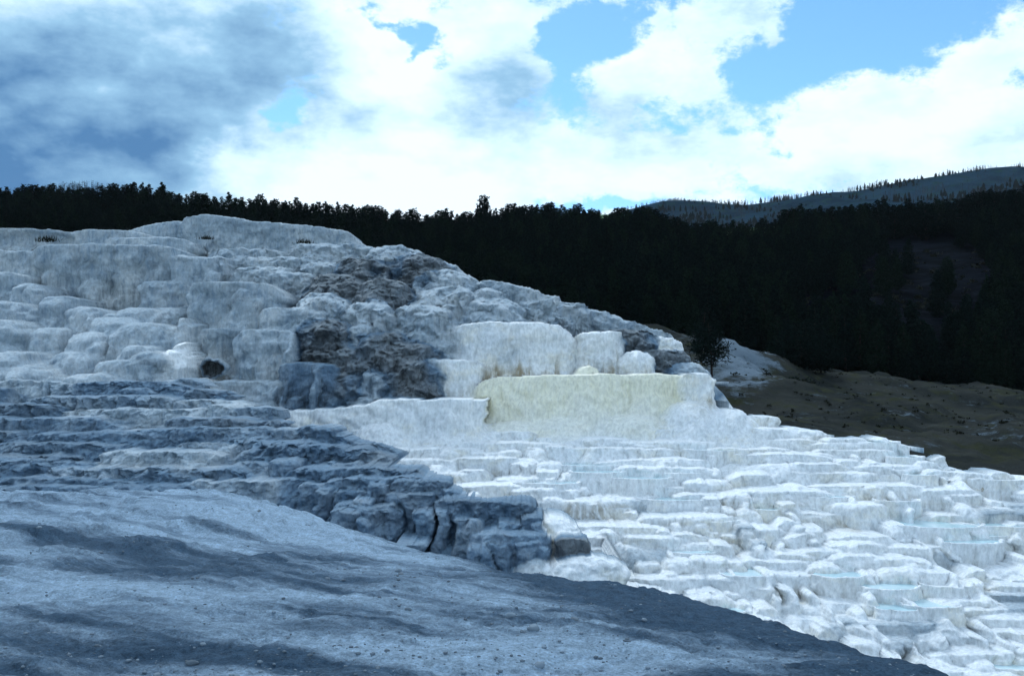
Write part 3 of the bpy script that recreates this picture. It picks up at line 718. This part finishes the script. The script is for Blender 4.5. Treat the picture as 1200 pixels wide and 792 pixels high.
gz += .15*fbm(gx*.7, gy*.7, 0, 4) - .75
xb = np.interp(gy, [33, 35.5, 38, 41, 46.6, 56, 57], [3.5, 2.2, .2, -3, -8.5, -13, 60])
gz = np.where(gx > xb, np.minimum(gz, ZS-SL*(YS-gy)-.9), gz)
cu = gx/gy*FPX+U0; cvv = VH-(gz-EYE)/gy*FPX
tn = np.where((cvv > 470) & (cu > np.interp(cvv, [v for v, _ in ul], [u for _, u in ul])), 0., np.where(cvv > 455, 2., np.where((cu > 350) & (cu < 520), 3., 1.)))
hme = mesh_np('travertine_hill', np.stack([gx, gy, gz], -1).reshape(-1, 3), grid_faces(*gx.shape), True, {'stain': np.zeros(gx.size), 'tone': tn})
hill = link('travertine_hill', hme, MAT['relief']); tag(hill, kind='structure')
for o in STEPS: o.parent = hill

# ------------------------------------------------------------------ cave at the foot of the buttress
def cave():
    x, y, z = P(249, 433, 59.9); n = 40; V_ = []; F_ = []
    prof = [(1.35, .25), (1.2, .0), (1.0, -.06), (.9, .10), (.8, .5), (.5, .75), (.02, .8)]
    for k, (rad, dep) in enumerate(prof):
        for i in range(n):
            a = 2*math.pi*i/n; q = rad*(1+.10*math.sin(3*a+1)+.06*math.sin(7*a)+.05*math.sin(11*a+k))
            V_.append((.66*q*math.cos(a), dep, .56*q*math.sin(a)*(1 if math.sin(a) > 0 else .8)))
    for k in range(len(prof)-1):
        for i in range(n): F_.append((k*n+i, k*n+(i+1) % n, (k+1)*n+(i+1) % n, (k+1)*n+i))
    me = mesh_np('cave_mouth', np.array(V_), F_, True, {'stain': np.repeat([.1, .3, .6, .9, 1, 1, 1], n), 'tone': np.repeat([1, 1.2, 2, 3, 3, 3, 3.], n)})  # cave shade put into the colour, darker with depth
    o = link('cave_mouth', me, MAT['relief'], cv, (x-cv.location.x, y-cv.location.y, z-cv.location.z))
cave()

# ------------------------------------------------------------------ foreground gravel mound
crest = np.array([(3.4, -12), (3.1, 0), (2.48, 5.46), (1.78, 8.2), (.9, 9.6), (0, 10.5), (-1.85, 12.8), (-4.5, 15.2), (-8.2, 16.2), (-16, 17.0), (-40, 19)])
FG = [(320, 588, 160, 16, .9), (470, 628, 80, 12, .7), (330, 632, 170, 11, -1.0), (640, 655, 120, 8, -.5), (60, 690, 130, 18, .8), (560, 674, 150, 9, .9), (700, 768, 260, 26, 2.0), (150, 775, 240, 26, -1.0), (950, 722, 180, 22, -1.2), (300, 692, 170, 12, .6), (420, 735, 140, 11, -.4), (120, 622, 120, 9, -.7), (40, 600, 90, 9, .6), (620, 715, 200, 12, -.6), (1080, 770, 60, 30, -1.2)]
def mound_z(x, y):
    best = np.full(x.shape, 1e9); sg = np.zeros(x.shape); al = np.zeros(x.shape)
    for i in range(len(crest)-1):
        a, b = crest[i], crest[i+1]; ab = b-a; L2 = ab@ab
        t = np.clip(((x-a[0])*ab[0]+(y-a[1])*ab[1])/L2, 0, 1)
        dx, dy = x-a[0]-t*ab[0], y-a[1]-t*ab[1]; d = np.hypot(dx, dy)
        c = ab[0]*(y-a[1])-ab[1]*(x-a[0])
        m = d < best
        sg = np.where(m, np.where(c < 0, d, -d), sg); al = np.where(m, i+t, al); best = np.where(m, d, best)
    out = np.maximum(sg, 0); ins = np.maximum(-sg, 0)
    drop = np.interp(al, [0, 2, 5, 6, 7, 8, 10], [.9, .9, .55, .42, .30, .2, .2])
    zc = np.interp(al, [0, 2, 3, 5, 6, 7, 8, 10], [0, .0, -.18, -.32, -.33, -.02, -.22, -.3])
    z = zc - drop*out**1.15*1.1 + (0-zc)*(1-np.exp(-ins*.35))
    z = np.where(sg > -1.2, z - .10*drop*np.exp(-np.abs(sg)*1.2), z)
    inner = sstep(-.2, 1.5, -sg)
    z = z + .07*fbm(x*.35, y*.35, 1.7, 3) + .028*fbm(x*1.6, y*1.6, 4.1, 4) + .015*fbm(x*6, y*6, 2.2, 5, .6)*(.6+.8*sstep(-.1, .5, fbm(x*.8, y*1.1, 6.6, 3)))
    # broken crust plates
    cr = fbm(x*.9, y*1.4, 7.7, 5, .6); reg = sstep(-1.2, -3.0, x)*sstep(8.0, 10.5, y)
    z = z + .055*sstep(.10, .30, cr)*(.25+.75*reg) + .02*sstep(-.3, -.15, cr)
    pale = np.exp(-((sg+.8)/.8)**2)*sstep(1.0, -1.5, x)
    dk = np.exp(-((sg+.3)/1.1)**2)*sstep(-.9, .8, x)
    pt = pale*.45 - dk*1.5
    for (u, v, su, sv, wt) in FG:
        Yc = EYE*FPX/(v-VH); xg = (u-U0)/FPX*Yc; sy = Yc*sv/(v-VH); sxx = su/FPX*Yc
        pt = pt + wt*np.exp(-((x-xg)/sxx)**2-((y-Yc)/sy)**2)
    return z, pt
ang = np.linspace(R(-42), R(38), 660); rad = 1/np.linspace(1/3.0, 1/24., 340)
A_, Rd = np.meshgrid(ang, rad)
mx_, my_ = Rd*np.sin(A_), Rd*np.cos(A_)
mz_, mp_ = mound_z(mx_, my_)
mme = mesh_np('gravel_mound', np.stack([mx_, my_, mz_], -1).reshape(-1, 3), grid_faces(*mx_.shape)[:, ::-1], True, {'pale': mp_})
mound = link('gravel_mound', mme, MAT['gravel']); tag(mound, kind='structure')

# loose gravel: tens of thousands of grains, one object
def rock_mesh(seed, sub=1):
    import bmesh
    bm = bmesh.new(); bmesh.ops.create_icosphere(bm, subdivisions=sub, radius=1)
    rn = random.Random(seed)
    for v_ in bm.verts:
        c = v_.co; q = 1+.28*float(perlin(c.x*1.3+seed, c.y*1.3, c.z*1.3))+rn.uniform(-.1, .1)
        v_.co = (c.x*q, c.y*q*.85, c.z*q*.6)
    V_ = np.array([v_.co[:] for v_ in bm.verts]); F_ = np.array([[w.index for w in f.verts] for f in bm.faces]); bm.free(); return V_, F_
protos = [rock_mesh(i, 1) for i in range(6)]
rs = np.random.RandomState(4)
VV, FF, base_n = [], [], 0
ng = 5000
gr = 1/rs.uniform(1/17., 1/4.2, ng); ga = rs.uniform(R(-33), R(30), ng)
gxx, gyy = gr*np.sin(ga), gr*np.cos(ga); gzz, _ = mound_z(gxx, gyy)
dens = fbm(gxx*.6, gyy*.9, 3.3, 3)
for i in range(ng):
    if dens[i] < rs.uniform(-.7, .3): continue
    V_, F_ = protos[i % 6]; s_ = .006+.014*rs.rand()**4
    a_ = rs.uniform(0, 6.28); ca, sa = math.cos(a_), math.sin(a_)
    q = V_*s_; VV.append(np.stack([q[:, 0]*ca-q[:, 1]*sa+gxx[i], q[:, 0]*sa+q[:, 1]*ca+gyy[i], q[:, 2]+gzz[i]+s_*.15], -1)); FF.append(F_+base_n); base_n += len(V_)
gme = mesh_np('loose_gravel', np.concatenate(VV), np.concatenate(FF), False)
tag(link('loose_gravel', gme, MAT['stone']), 'loose grey gravel grains scattered over the mound', 'gravel', kind='stuff')
smesh = []
for i in range(5):
    V_, F_ = rock_mesh(30+i, 2); smesh.append(mesh_np('stone', V_, F_, False))
for i in range(28):
    r_ = 1/rs.uniform(1/14.5, 1/5.6); a_ = rs.uniform(R(-27), R(8)); x, y = r_*math.sin(a_), r_*math.cos(a_)
    z, _ = mound_z(np.array([x]), np.array([y])); s_ = rs.uniform(.018, .042)
    o = link('stone', smesh[i % 5], MAT['stone'], None, (x, y, float(z[0])+s_*.1)); o.scale = (s_, s_, s_); o.rotation_euler = (rs.uniform(-.3, .3), rs.uniform(-.3, .3), rs.uniform(0, 6))
    tag(o, 'small loose grey stone lying on the gravel mound', 'stone', 'loose stones on the gravel mound')

# ------------------------------------------------------------------ valley slope behind the steps
sp = np.array([P(*q) for q in [(830, 395, 92), (850, 398, 95), (880, 412, 98), (930, 436, 108), (960, 437, 112), (1100, 452, 118), (1200, 464, 122), (1320, 474, 125), (800, 420, 84), (850, 450, 80), (880, 485, 72),
     (930, 489, 70), (1000, 503, 66), (1070, 519, 64), (1130, 532, 62), (1200, 542, 61), (1320, 550, 60), (920, 465, 90), (1000, 475, 92), (1100, 500, 86), (1200, 505, 90), (1320, 510, 90), (760, 380, 96), (700, 372, 100), (600, 390, 100)]])
ug, yg = np.meshgrid(np.linspace(560, 1420, 230), np.linspace(50, 150, 205))
sx = (ug-U0)/FPX*yg; sz = np.zeros_like(sx); ug0, yg0 = ug[0], yg[:, 0]
for i in range(sx.shape[0]):
    d2 = (sx[i][:, None]-sp[None, :, 0])**2+(yg[i][:, None]-sp[None, :, 1])**2+4
    wt = d2**-1.6; sz[i] = (wt*sp[None, :, 2]).sum(1)/wt.sum(1)
sz += .35*fbm(sx*.25, yg*.25, 2, 5, .55) + .5*sstep(.1, .5, fbm(sx*.12, yg*.2, 9, 3))
sz = np.where(yg > 126, sz-(yg-126)*.5, sz)
sz = np.where(yg < 60, np.minimum(sz, ZS-SL*(YS-yg)-1.3), sz)
sz -= 6*sstep(900, 845, ug)*sstep(74, 66, yg)
sz += .12*fbm(sx*1.1, yg*1.1, 5, 4)
spale = np.exp(-((ug-865)/45)**2)*.75*sstep(480, 430, VH-(sz-EYE)/yg*FPX) - .05
sme = mesh_np('valley_slope', np.stack([sx, yg, sz], -1).reshape(-1, 3), grid_faces(*sx.shape), True, {'pale': spale})
tag(link('valley_slope', sme, MAT['slope']), kind='structure')

# ------------------------------------------------------------------ forest hillside
sky_u = [-80, 0, 25, 82, 125, 150, 190, 206, 225, 250, 270, 300, 350, 400, 450, 500, 520, 545, 590, 611, 637, 666, 685, 712, 736, 762, 792, 846, 910, 932, 962, 998, 1022, 1093, 1128, 1160, 1200, 1300]
sky_v = [222, 220, 217, 216, 219, 215, 215, 224, 222, 227, 226, 229, 233, 238, 243, 248, 245, 245, 238, 237, 240, 240, 240, 248, 241, 242, 255, 259, 256, 240, 242, 236, 236, 234, 230, 223, 215, 205]
TH = 8.5
def forest_z(u, Y):
    vb = np.interp(u, [-80, 400, 850, 930, 960, 1100, 1200, 1320], [430, 430, 405, 441, 438, 454, 466, 476])
    zb = EYE+(VH-vb)/FPX*118
    zt = EYE+(VH-np.interp(u, sky_u, sky_v))/FPX*240 - TH*.92
    # smooth the crest so that single trees, not the ground, make the skyline
    t = (Y-118)/(240-118)
    return zb+(zt-zb)*np.where(t < 1, np.clip(t, -.15, 1)**1.0, 1-(t-1)*.8)
ug, yg = np.meshgrid(np.linspace(-140, 1340, 260), np.linspace(108, 330, 120))
fx = (ug-U0)/FPX*yg; fz = forest_z(ug, yg)
ker = np.ones(9)/9
fz = np.apply_along_axis(lambda r: np.convolve(np.pad(r, 4, 'edge'), ker, 'valid'), 1, fz) + .8*fbm(fx*.06, yg*.06, 3, 4) - .4
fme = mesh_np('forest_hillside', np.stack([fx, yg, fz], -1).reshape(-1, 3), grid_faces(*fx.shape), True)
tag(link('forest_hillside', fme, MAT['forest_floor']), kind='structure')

def conifer(seed, H=13.5, rad=2.6, shape=.8, nlev=22, dens=1.0, leaf=.55, bare=.08, asp=.28):
    rn = np.random.RandomState(seed); V_ = []; F_ = []; tv = []; tf = []
    # trunk (8 sided, tapered, slightly bent) with limbs
    seg = 8; bend = rn.uniform(-.25, .25, 2)
    def axis(t): return np.array([bend[0]*t*t*1.5, bend[1]*t*t*1.5, H*t])
    for k in range(seg+1):
        t = k/seg; c = axis(t*.98); r = .22*(1-t)**.8*(H/13)+.02
        for j in range(7): tv.append(c+np.array([r*math.cos(j*6.283/7), r*math.sin(j*6.283/7), 0]))
    for k in range(seg):
        for j in range(7): tf.append((k*7+j, k*7+(j+1) % 7, (k+1)*7+(j+1) % 7, (k+1)*7+j))
    wid = .85+.25*rn.rand(nlev)
    for l in range(nlev):
        t = bare+(1-bare)*(l+rn.rand()*.6)/nlev
        t = min(t, .995); prof = (1-t)**shape*min(1, (t-bare+.06)/.22)
        rr0 = rad*prof*wid[l]+.12
        nb = int(4+5*dens*prof+rn.randint(0, 3))
        for bi in range(nb):
            az = rn.uniform(0, 6.283); Lb = rr0*rn.uniform(.55, 1.15); up = rn.uniform(-.25, .35)
            c0 = axis(t); dirn = np.array([math.cos(az), math.sin(az), up])
            if Lb > .5:
                q = len(tv); w_ = .035*(H/13); side = np.array([-math.sin(az), math.cos(az), 0])*w_
                c1 = c0+dirn*Lb*.9; up_ = np.array([0, 0, w_])
                tv += [c0-side, c0+side, c1+up_*.3, c0+up_*1.6]; tf += [(q, q+1, q+2, q+2), (q+1, q+3, q+2, q+2), (q+3, q, q+2, q+2)]
            nn = int(5+8*Lb/rad*dens)
            for e in range(nn):
                f_ = .25+.8*rn.rand()**.7
                c = c0+dirn*Lb*f_+rn.normal(0, .16, 3)*(.5+Lb*.35)
                s_ = leaf*rn.uniform(.55, 1.2)*(.6+.4*prof)
                d1 = dirn*.6+rn.normal(0, .6, 3); d1 /= np.linalg.norm(d1); d2 = np.cross(d1, rn.normal(0, 1, 3)); d2 /= np.linalg.norm(d2)+1e-6
                q = len(V_)
                V_ += [c-d1*s_*.6, c+d2*s_*asp, c+d1*s_*.7, c-d2*s_*asp]; F_.append((q, q+1, q+2, q+3))
    return np.array(V_), np.array(F_), np.array(tv), tf
def tri_mesh(name, V_, F_):
    me = bpy.data.meshes.new(name); me.from_pydata([tuple(map(float, a)) for a in V_], [], [tuple(dict.fromkeys(map(int, f))) for f in F_]); me.update(); return me
kinds = []
for sd, (H, rd, sh, nl) in enumerate([(13.5, 2.9, .62, 26), (13.5, 3.1, .5, 26), (12.5, 3.2, .42, 24), (14.5, 2.7, .7, 28), (12, 3.0, .52, 22), (11, 3.4, .38, 22), (13.5, 3.0, .58, 26)]):
    V_, F_, tv, tf = conifer(40+sd, H, rd, sh, nl+6, 1.9, .62)
    kinds.append((mesh_np('crown', V_, F_, False), tri_mesh('trunk', tv, tf), H, V_, F_))
def tree(k, loc, s, rz, label, group, name='conifer', mat='needles', wide=1.0):
    o = bpy.data.objects.new(name, None); col.objects.link(o); o.location = loc; o.rotation_euler = (0, 0, rz); o.scale = (s*wide, s*wide, s); o.empty_display_size = .5
    tag(o, label, 'tree', group)
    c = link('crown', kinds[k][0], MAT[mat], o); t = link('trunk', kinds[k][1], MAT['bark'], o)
    return o
rr = random.Random(9)
u = -30.0
def skyv(u): return float(np.interp(u, sky_u, sky_v))
while u < 1235:                                         # the row of trees that makes the skyline
    Y = rr.uniform(228, 250); k = rr.randrange(7); H = kinds[k][2]
    vtop = skyv(u)+rr.uniform(-2, 6)
    s = rr.uniform(.5, .78); gz0 = float(forest_z(u, min(Y, 240)))-.8
    ztop = EYE+(VH-vtop)/FPX*Y; base = ztop-H*s
    if base > gz0: s = (ztop-gz0)/H; base = gz0
    if abs(u-566) > 12:
        tree(k, ((u-U0)/FPX*Y, Y, base), s, rr.uniform(0, 6), 'dark conifer standing in the row along the forest skyline', 'conifers along the forest skyline', mat=rr.choice(['needles', 'needles2']), wide=rr.uniform(1.0, 1.45))
    u += rr.uniform(5, 9.5)
x, y, z = P(566, 229, 238); s = 1.1
tree(5, (x, y, z-11*s), s, .7, 'tallest round-topped tree rising above the dark forest skyline', None, 'tall_tree', 'needles2', .78)
# trees on the hillside: the nearest as individuals, the dense mass behind as one wood
spots = []
for i in range(4200):
    u = rr.uniform(-60, 1300); Y = rr.uniform(119, 236)
    if u < 380 and Y < 190: continue
    vb = VH-(float(forest_z(u, Y))-EYE)/FPX*0 if False else VH-(float(forest_z(u, Y))-EYE)/Y*FPX
    scree = ((u-1085)/85)**2+((vb-345)/75)**2 < 1 or ((u-975)/50)**2+((vb-368)/26)**2 < 1
    if scree and rr.random() > .035: continue
    spots.append((Y, u))
spots.sort()
ind = [q for q in spots if q[1] > 820 and q[0] < 150][:100]
rest = [q for q in spots if q not in set(ind)]
for (Y, u) in ind:
    k = rr.randrange(7); tree(k, ((u-U0)/FPX*Y, Y, float(forest_z(u, Y))-.7), rr.uniform(.3, .62), rr.uniform(0, 6), 'dark conifer on the lower edge of the wooded hillside', 'conifers on the lower hillside', wide=rr.uniform(.9, 1.2))
for i in range(420):                                    # further rows behind the skyline
    rest.append((rr.uniform(238, 268), rr.uniform(-50, 1260)))
pc = bpy.data.collections.new('wood_trees')               # tree shapes that the wood repeats
for k in range(7):
    pc.objects.link(bpy.data.objects.new('wood_tree', kinds[k][0]))
WP, WS, WR, WI = [], [], [], []
for (Y, u) in rest:
    zz = float(forest_z(u, min(Y, 240)))-.7-max(0, Y-240)*.08
    k = rr.randrange(7); s_ = rr.uniform(.38, .66)
    if Y > 225: s_ = min(s_, (EYE+(VH-skyv(u)-4)/FPX*Y-zz)/kinds[k][2])
    if s_ < .2: continue
    WP.append(((u-U0)/FPX*Y, Y, zz)); WS.append(s_); WR.append(rr.uniform(0, 6.28)); WI.append(k)
wme = bpy.data.meshes.new('conifer_wood'); wme.from_pydata(WP, [], [])
for an, av, ty in (('size', WS, 'FLOAT'), ('turn', WR, 'FLOAT'), ('shape', WI, 'INT')):
    at = wme.attributes.new(an, ty, 'POINT'); at.data.foreach_set('value', np.array(av, np.float32 if ty == 'FLOAT' else np.int32))
wood = link('conifer_wood', wme); tag(wood, 'dense dark conifer wood covering the hillside', 'wood', kind='stuff')
ng = bpy.data.node_groups.new('wood', 'GeometryNodeTree')
ng.interface.new_socket('Geometry', in_out='INPUT', socket_type='NodeSocketGeometry'); ng.interface.new_socket('Geometry', in_out='OUTPUT', socket_type='NodeSocketGeometry')
N_ = ng.nodes.new; gi = N_('NodeGroupInput'); go = N_('NodeGroupOutput'); ip = N_('GeometryNodeInstanceOnPoints'); ci = N_('GeometryNodeCollectionInfo')
ci.inputs[0].default_value = pc; ci.inputs[1].default_value = True; ci.inputs[2].default_value = True
def na(nm, ty):
    n = N_('GeometryNodeInputNamedAttribute'); n.data_type = ty; n.inputs[0].default_value = nm; return n.outputs[0]
cx = N_('ShaderNodeCombineXYZ'); ng.links.new(na('turn', 'FLOAT'), cx.inputs[2])
ng.links.new(gi.outputs[0], ip.inputs['Points']); ng.links.new(ci.outputs[0], ip.inputs['Instance']); ip.inputs['Pick Instance'].default_value = True
ng.links.new(na('shape', 'INT'), ip.inputs['Instance Index']); ng.links.new(cx.outputs[0], ip.inputs['Rotation'])
sx_ = N_('ShaderNodeCombineXYZ'); sz_ = na('size', 'FLOAT')
for i in range(3): ng.links.new(sz_, sx_.inputs[i])
ng.links.new(sx_.outputs[0], ip.inputs['Scale']); ng.links.new(ip.outputs[0], go.inputs[0])
wood.modifiers.new('wood', 'NODES').node_group = ng

# small pine next to the terraces, tree group and bushes on the slope
def solo(name, label, u, vbase, vtop, Y, seed, rad, shape, nl, dens, leaf, bare, mat='needles', wide=1):
    H = (vbase-vtop)/FPX*Y; V_, F_, tv, tf = conifer(seed, H, rad, shape, nl, dens, leaf, bare, .15)
    o = bpy.data.objects.new(name, None); col.objects.link(o); o.location = P(u, vbase, Y); tag(o, label, 'tree' if 'tree' in name or 'pine' in name else 'bush')
    link('crown', mesh_np('crown', V_, F_, False), MAT[mat], o); link('trunk', tri_mesh('trunk', tv, tf), MAT['bark'], o); return o
solo('small_pine', 'small sparse pine growing at the end of the white ridge', 834, 441, 376, 72, 5, 1.6, .35, 14, 2.0, .34, .22)
solo('small_pine', 'thin leaning pine at the top of the pale bank', 822, 425, 365, 80, 6, 1.6, .6, 12, 1.8, .34, .15)
solo('dark_tree', 'broad dark tree with visible stems at the foot of the forest', 940, 448, 378, 99, 7, 3.6, .35, 18, 3.2, .45, .22)
solo('dark_tree', 'slim dark tree with visible stems beside the broad dark tree', 962, 446, 392, 101, 8, 2.6, .5, 16, 3.0, .45, .22)
for i, (u, vb, vt, Y, rd, lab) in enumerate([(938, 462, 444, 92, 1.6, 'dark low bush under the broad dark tree'), (945, 486, 470, 84, 1.3, 'dark round bush halfway down the brown slope'),
        (905, 484, 466, 80, 1.0, 'thin dark bush next to the pale bank'), (1003, 504, 493, 83, 1.2, 'small dark bush alone on the brown slope'), (1196, 545, 530, 72, 1.2, 'dark bush at the bottom of the brown slope')]):
    solo('bush', lab, u, vb, vt, Y, 60+i, rd, .3, 8, 1.6, .35, .02)

# low scrub on the brown slope and the open scree
def scrub():
    rn = np.random.RandomState(8); V_, F_ = [], []
    for i in range(900):
        if i % 3: u = rn.uniform(850, 1290); Y = rn.uniform(66, 122); x = (u-U0)/FPX*Y; zz = sz[np.argmin(np.abs(yg0-Y)), np.argmin(np.abs(ug0-u))]; s_ = rn.uniform(.08, .26)
        else: u = rn.uniform(930, 1190); Y = rn.uniform(125, 215); x = (u-U0)/FPX*Y; zz = float(forest_z(u, Y))-.3; s_ = rn.uniform(.3, .9)
        for e in range(14):
            c = np.array([x, Y, zz])+rn.normal(0, .5, 3)*s_*np.array([1, 1, .4])+np.array([0, 0, .25*s_]); d1 = rn.normal(0, 1, 3); d1 /= np.linalg.norm(d1); d2 = np.cross(d1, rn.normal(0, 1, 3)); d2 /= np.linalg.norm(d2)
            q = len(V_); V_ += [c-d1*s_*.5, c+d2*s_*.25, c+d1*s_*.5, c-d2*s_*.25]; F_.append((q, q+1, q+2, q+3))
    tag(link('low_scrub', mesh_np('low_scrub', V_, F_, False), MAT['drygrass']), 'low dark scrub dotted over the brown slope', 'scrub', kind='stuff')
scrub()

# dry tufts on the upper ledges; one is added as shade in the undercut
def tuft(u, v, Y, s, lab):
    rn = np.random.RandomState(int(u)); V_, F_ = [], []
    for i in range(120):
        c = np.array([rn.normal(0, .5), rn.normal(0, .12), abs(rn.normal(0, .14))])*s
        d = np.array([rn.normal(0, .4), rn.normal(0, .3), .8+rn.rand()])*s*.35; w = np.array([.03, 0, 0])*s; q = len(V_)
        V_ += [c-w, c+w, c+d]; F_.append((q, q+1, q+2))
    o = link('dry_tuft', mesh_np('dry_tuft', V_, F_, False), MAT['drygrass'], None, P(u, v, Y)); tag(o, lab, 'plant')
tuft(55, 284, 72.2, .8, 'dark tuft added as shade in the hollow of the undercut ledge')
tuft(242, 281, 75.4, .55, 'dark dry tuft at the foot of the rounded hilltop cap')
tuft(357, 286, 74.6, .6, 'dark dry tuft under the far end of the hilltop cap')

# ------------------------------------------------------------------ far ridge, burnt snags, plain
ru = [560, 640, 700, 755, 775, 800, 846, 880, 917, 955, 1008, 1040, 1083, 1118, 1160, 1200, 1300, 1400]
rv = [290, 270, 256, 243, 238, 238, 240, 238, 234, 229, 222, 214, 209, 203, 198, 194, 186, 182]
YR = 1500.
def ridge_z(u, Y):
    zt = EYE+(VH-np.interp(u, ru, rv))/FPX*YR
    t = (Y-900)/(YR-900); return np.where(t <= 1, 60+(zt-60)*np.clip(t, 0, 1)**.8, zt-(Y-YR)*.25)
ug, yg = np.meshgrid(np.linspace(540, 1420, 240), np.linspace(880, 1900, 110))
rx = (ug-U0)/FPX*yg; rz = ridge_z(ug, yg)+(14*fbm(rx*.006, yg*.006, 1, 5))*sstep(900, 1250, yg)*sstep(1560, 1420, yg)
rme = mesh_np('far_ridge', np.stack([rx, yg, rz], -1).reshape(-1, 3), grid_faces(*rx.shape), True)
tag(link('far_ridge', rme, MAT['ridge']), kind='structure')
def snags(name, pts, label):
    V_, F_ = [], []; rn = random.Random(1)
    for (x, y, z, h, r) in pts:
        for ang0 in (0, 1.57):
            q = len(V_); c, s = math.cos(ang0)*r, math.sin(ang0)*r; lx = rn.uniform(-.05, .05)*h
            V_ += [(x-c, y-s, z-1), (x+c, y+s, z-1), (x+lx+c*.3, y, z+h), (x+lx-c*.3, y, z+h)]; F_.append((q, q+1, q+2, q+3))
        for e in range(4):
            q = len(V_); zz = z+h*rn.uniform(.35, .9); w = h*.13*rn.choice([-1, 1])*rn.uniform(.4, 1)
            V_ += [(x, y, zz), (x, y, zz+r*1.5), (x+w, y, zz+abs(w)*.5+r), (x+w, y, zz+abs(w)*.5)]; F_.append((q, q+1, q+2, q+3))
    tag(link(name, mesh_np(name, V_, F_, False), MAT['snag']), label, 'dead trees', kind='stuff')
pts = []
for i in range(9000):
    u = rr.uniform(700, 1240); Y = rr.uniform(1050, 1540) if i % 3 else rr.uniform(1480, 1515)
    if float(perlin(u*.03, Y*.02, 4.))+rr.uniform(-.5, .3) < (0 if u < 960 else .25): continue
    pts.append(((u-U0)/FPX*Y, Y, float(ridge_z(u, Y)), rr.uniform(3.5, 9), rr.uniform(.2, .5)))
snags('burnt_wood', pts, 'burnt bare trunks covering the far ridge')
DP, DS = [], []
for i in range(5200):
    u = rr.uniform(690, 1290); Y = rr.uniform(950, 1500)
    if float(perlin(u*.02, Y*.012, 7.))+rr.uniform(-.45, .35) < np.interp(Y, [950, 1500], [-.3, .25]): continue
    DP.append(((u-U0)/FPX*Y, Y, float(ridge_z(u, Y))-1)); DS.append(rr.uniform(.35, .75))
dme = bpy.data.meshes.new('ridge_wood'); dme.from_pydata(DP, [], [])
for an, av, ty in (('size', DS, 'FLOAT'), ('turn', [rr.uniform(0, 6) for _ in DS], 'FLOAT'), ('shape', [rr.randrange(7) for _ in DS], 'INT')):
    at = dme.attributes.new(an, ty, 'POINT'); at.data.foreach_set('value', np.array(av, np.float32 if ty == 'FLOAT' else np.int32))
dw_ = link('ridge_wood', dme); tag(dw_, 'sparse dark green trees scattered over the far ridge', 'wood', kind='stuff'); dw_.modifiers.new('wood', 'NODES').node_group = ng
pts = []
for i in range(260):
    u = rr.gauss(90, 45); Y = rr.uniform(252, 285)
    pts.append(((u-U0)/FPX*Y, Y, EYE+(VH-np.interp(u, [0, 60, 100, 140, 200], [232, 224, 221, 226, 240]))/FPX*Y-2, rr.uniform(2.5, 4.5), .06))
snags('bare_wood', pts, 'bare grey trunks on the crest behind the dark forest')
ug, yg = np.meshgrid(np.linspace(300, 1300, 50), np.linspace(700, 1000, 12))
me = mesh_np('meadow', np.stack([(ug-U0)/FPX*yg, yg, EYE+(VH-np.interp(ug, [300, 560, 700, 745, 790, 900, 1120, 1300], [300, 280, 251, 253, 270, 266, 258, 262]))/FPX*1000*np.sqrt((yg-650)/350)], -1).reshape(-1, 3), grid_faces(*ug.shape), True)
tag(link('meadow', me, MAT['meadow']), kind='structure')
n = 24; a_ = np.linspace(0, 2*math.pi, n, endpoint=False)
gv = [(0, 0, -16)]+[(2450*math.cos(q), 2450*math.sin(q), -16) for q in a_]
gme = mesh_np('ground', gv, [(0, 1+i, 1+(i+1) % n) for i in range(n)], False)
tag(link('ground', gme, MAT['plain']), kind='structure')
hz = bpy.data.materials.new('thin_haze'); hz.use_nodes = True; hn = hz.node_tree; hn.nodes.clear()
ho = hn.nodes.new('ShaderNodeOutputMaterial'); hv_ = hn.nodes.new('ShaderNodeVolumePrincipled'); hv_.inputs['Density'].default_value = .00003; hv_.inputs['Color'].default_value = (.80, .88, .95, 1)
hn.links.new(hv_.outputs[0], ho.inputs['Volume'])
bx = np.array([(x, y, z) for z in (-17.2, 440) for y in (-2560, 2560) for x in (-2560, 2560)], float)
hb = link('haze', mesh_np('haze', bx, [(0, 2, 3, 1), (4, 5, 7, 6), (0, 1, 5, 4), (2, 6, 7, 3), (0, 4, 6, 2), (1, 3, 7, 5)], False), hz); tag(hb, kind='stuff', label='thin bluish haze filling the valley air', cat='haze')
print('objects', len(bpy.data.objects), 'steps', len(STEPS))
print('tris', sum(len(m.polygons)*2 for m in bpy.data.meshes))
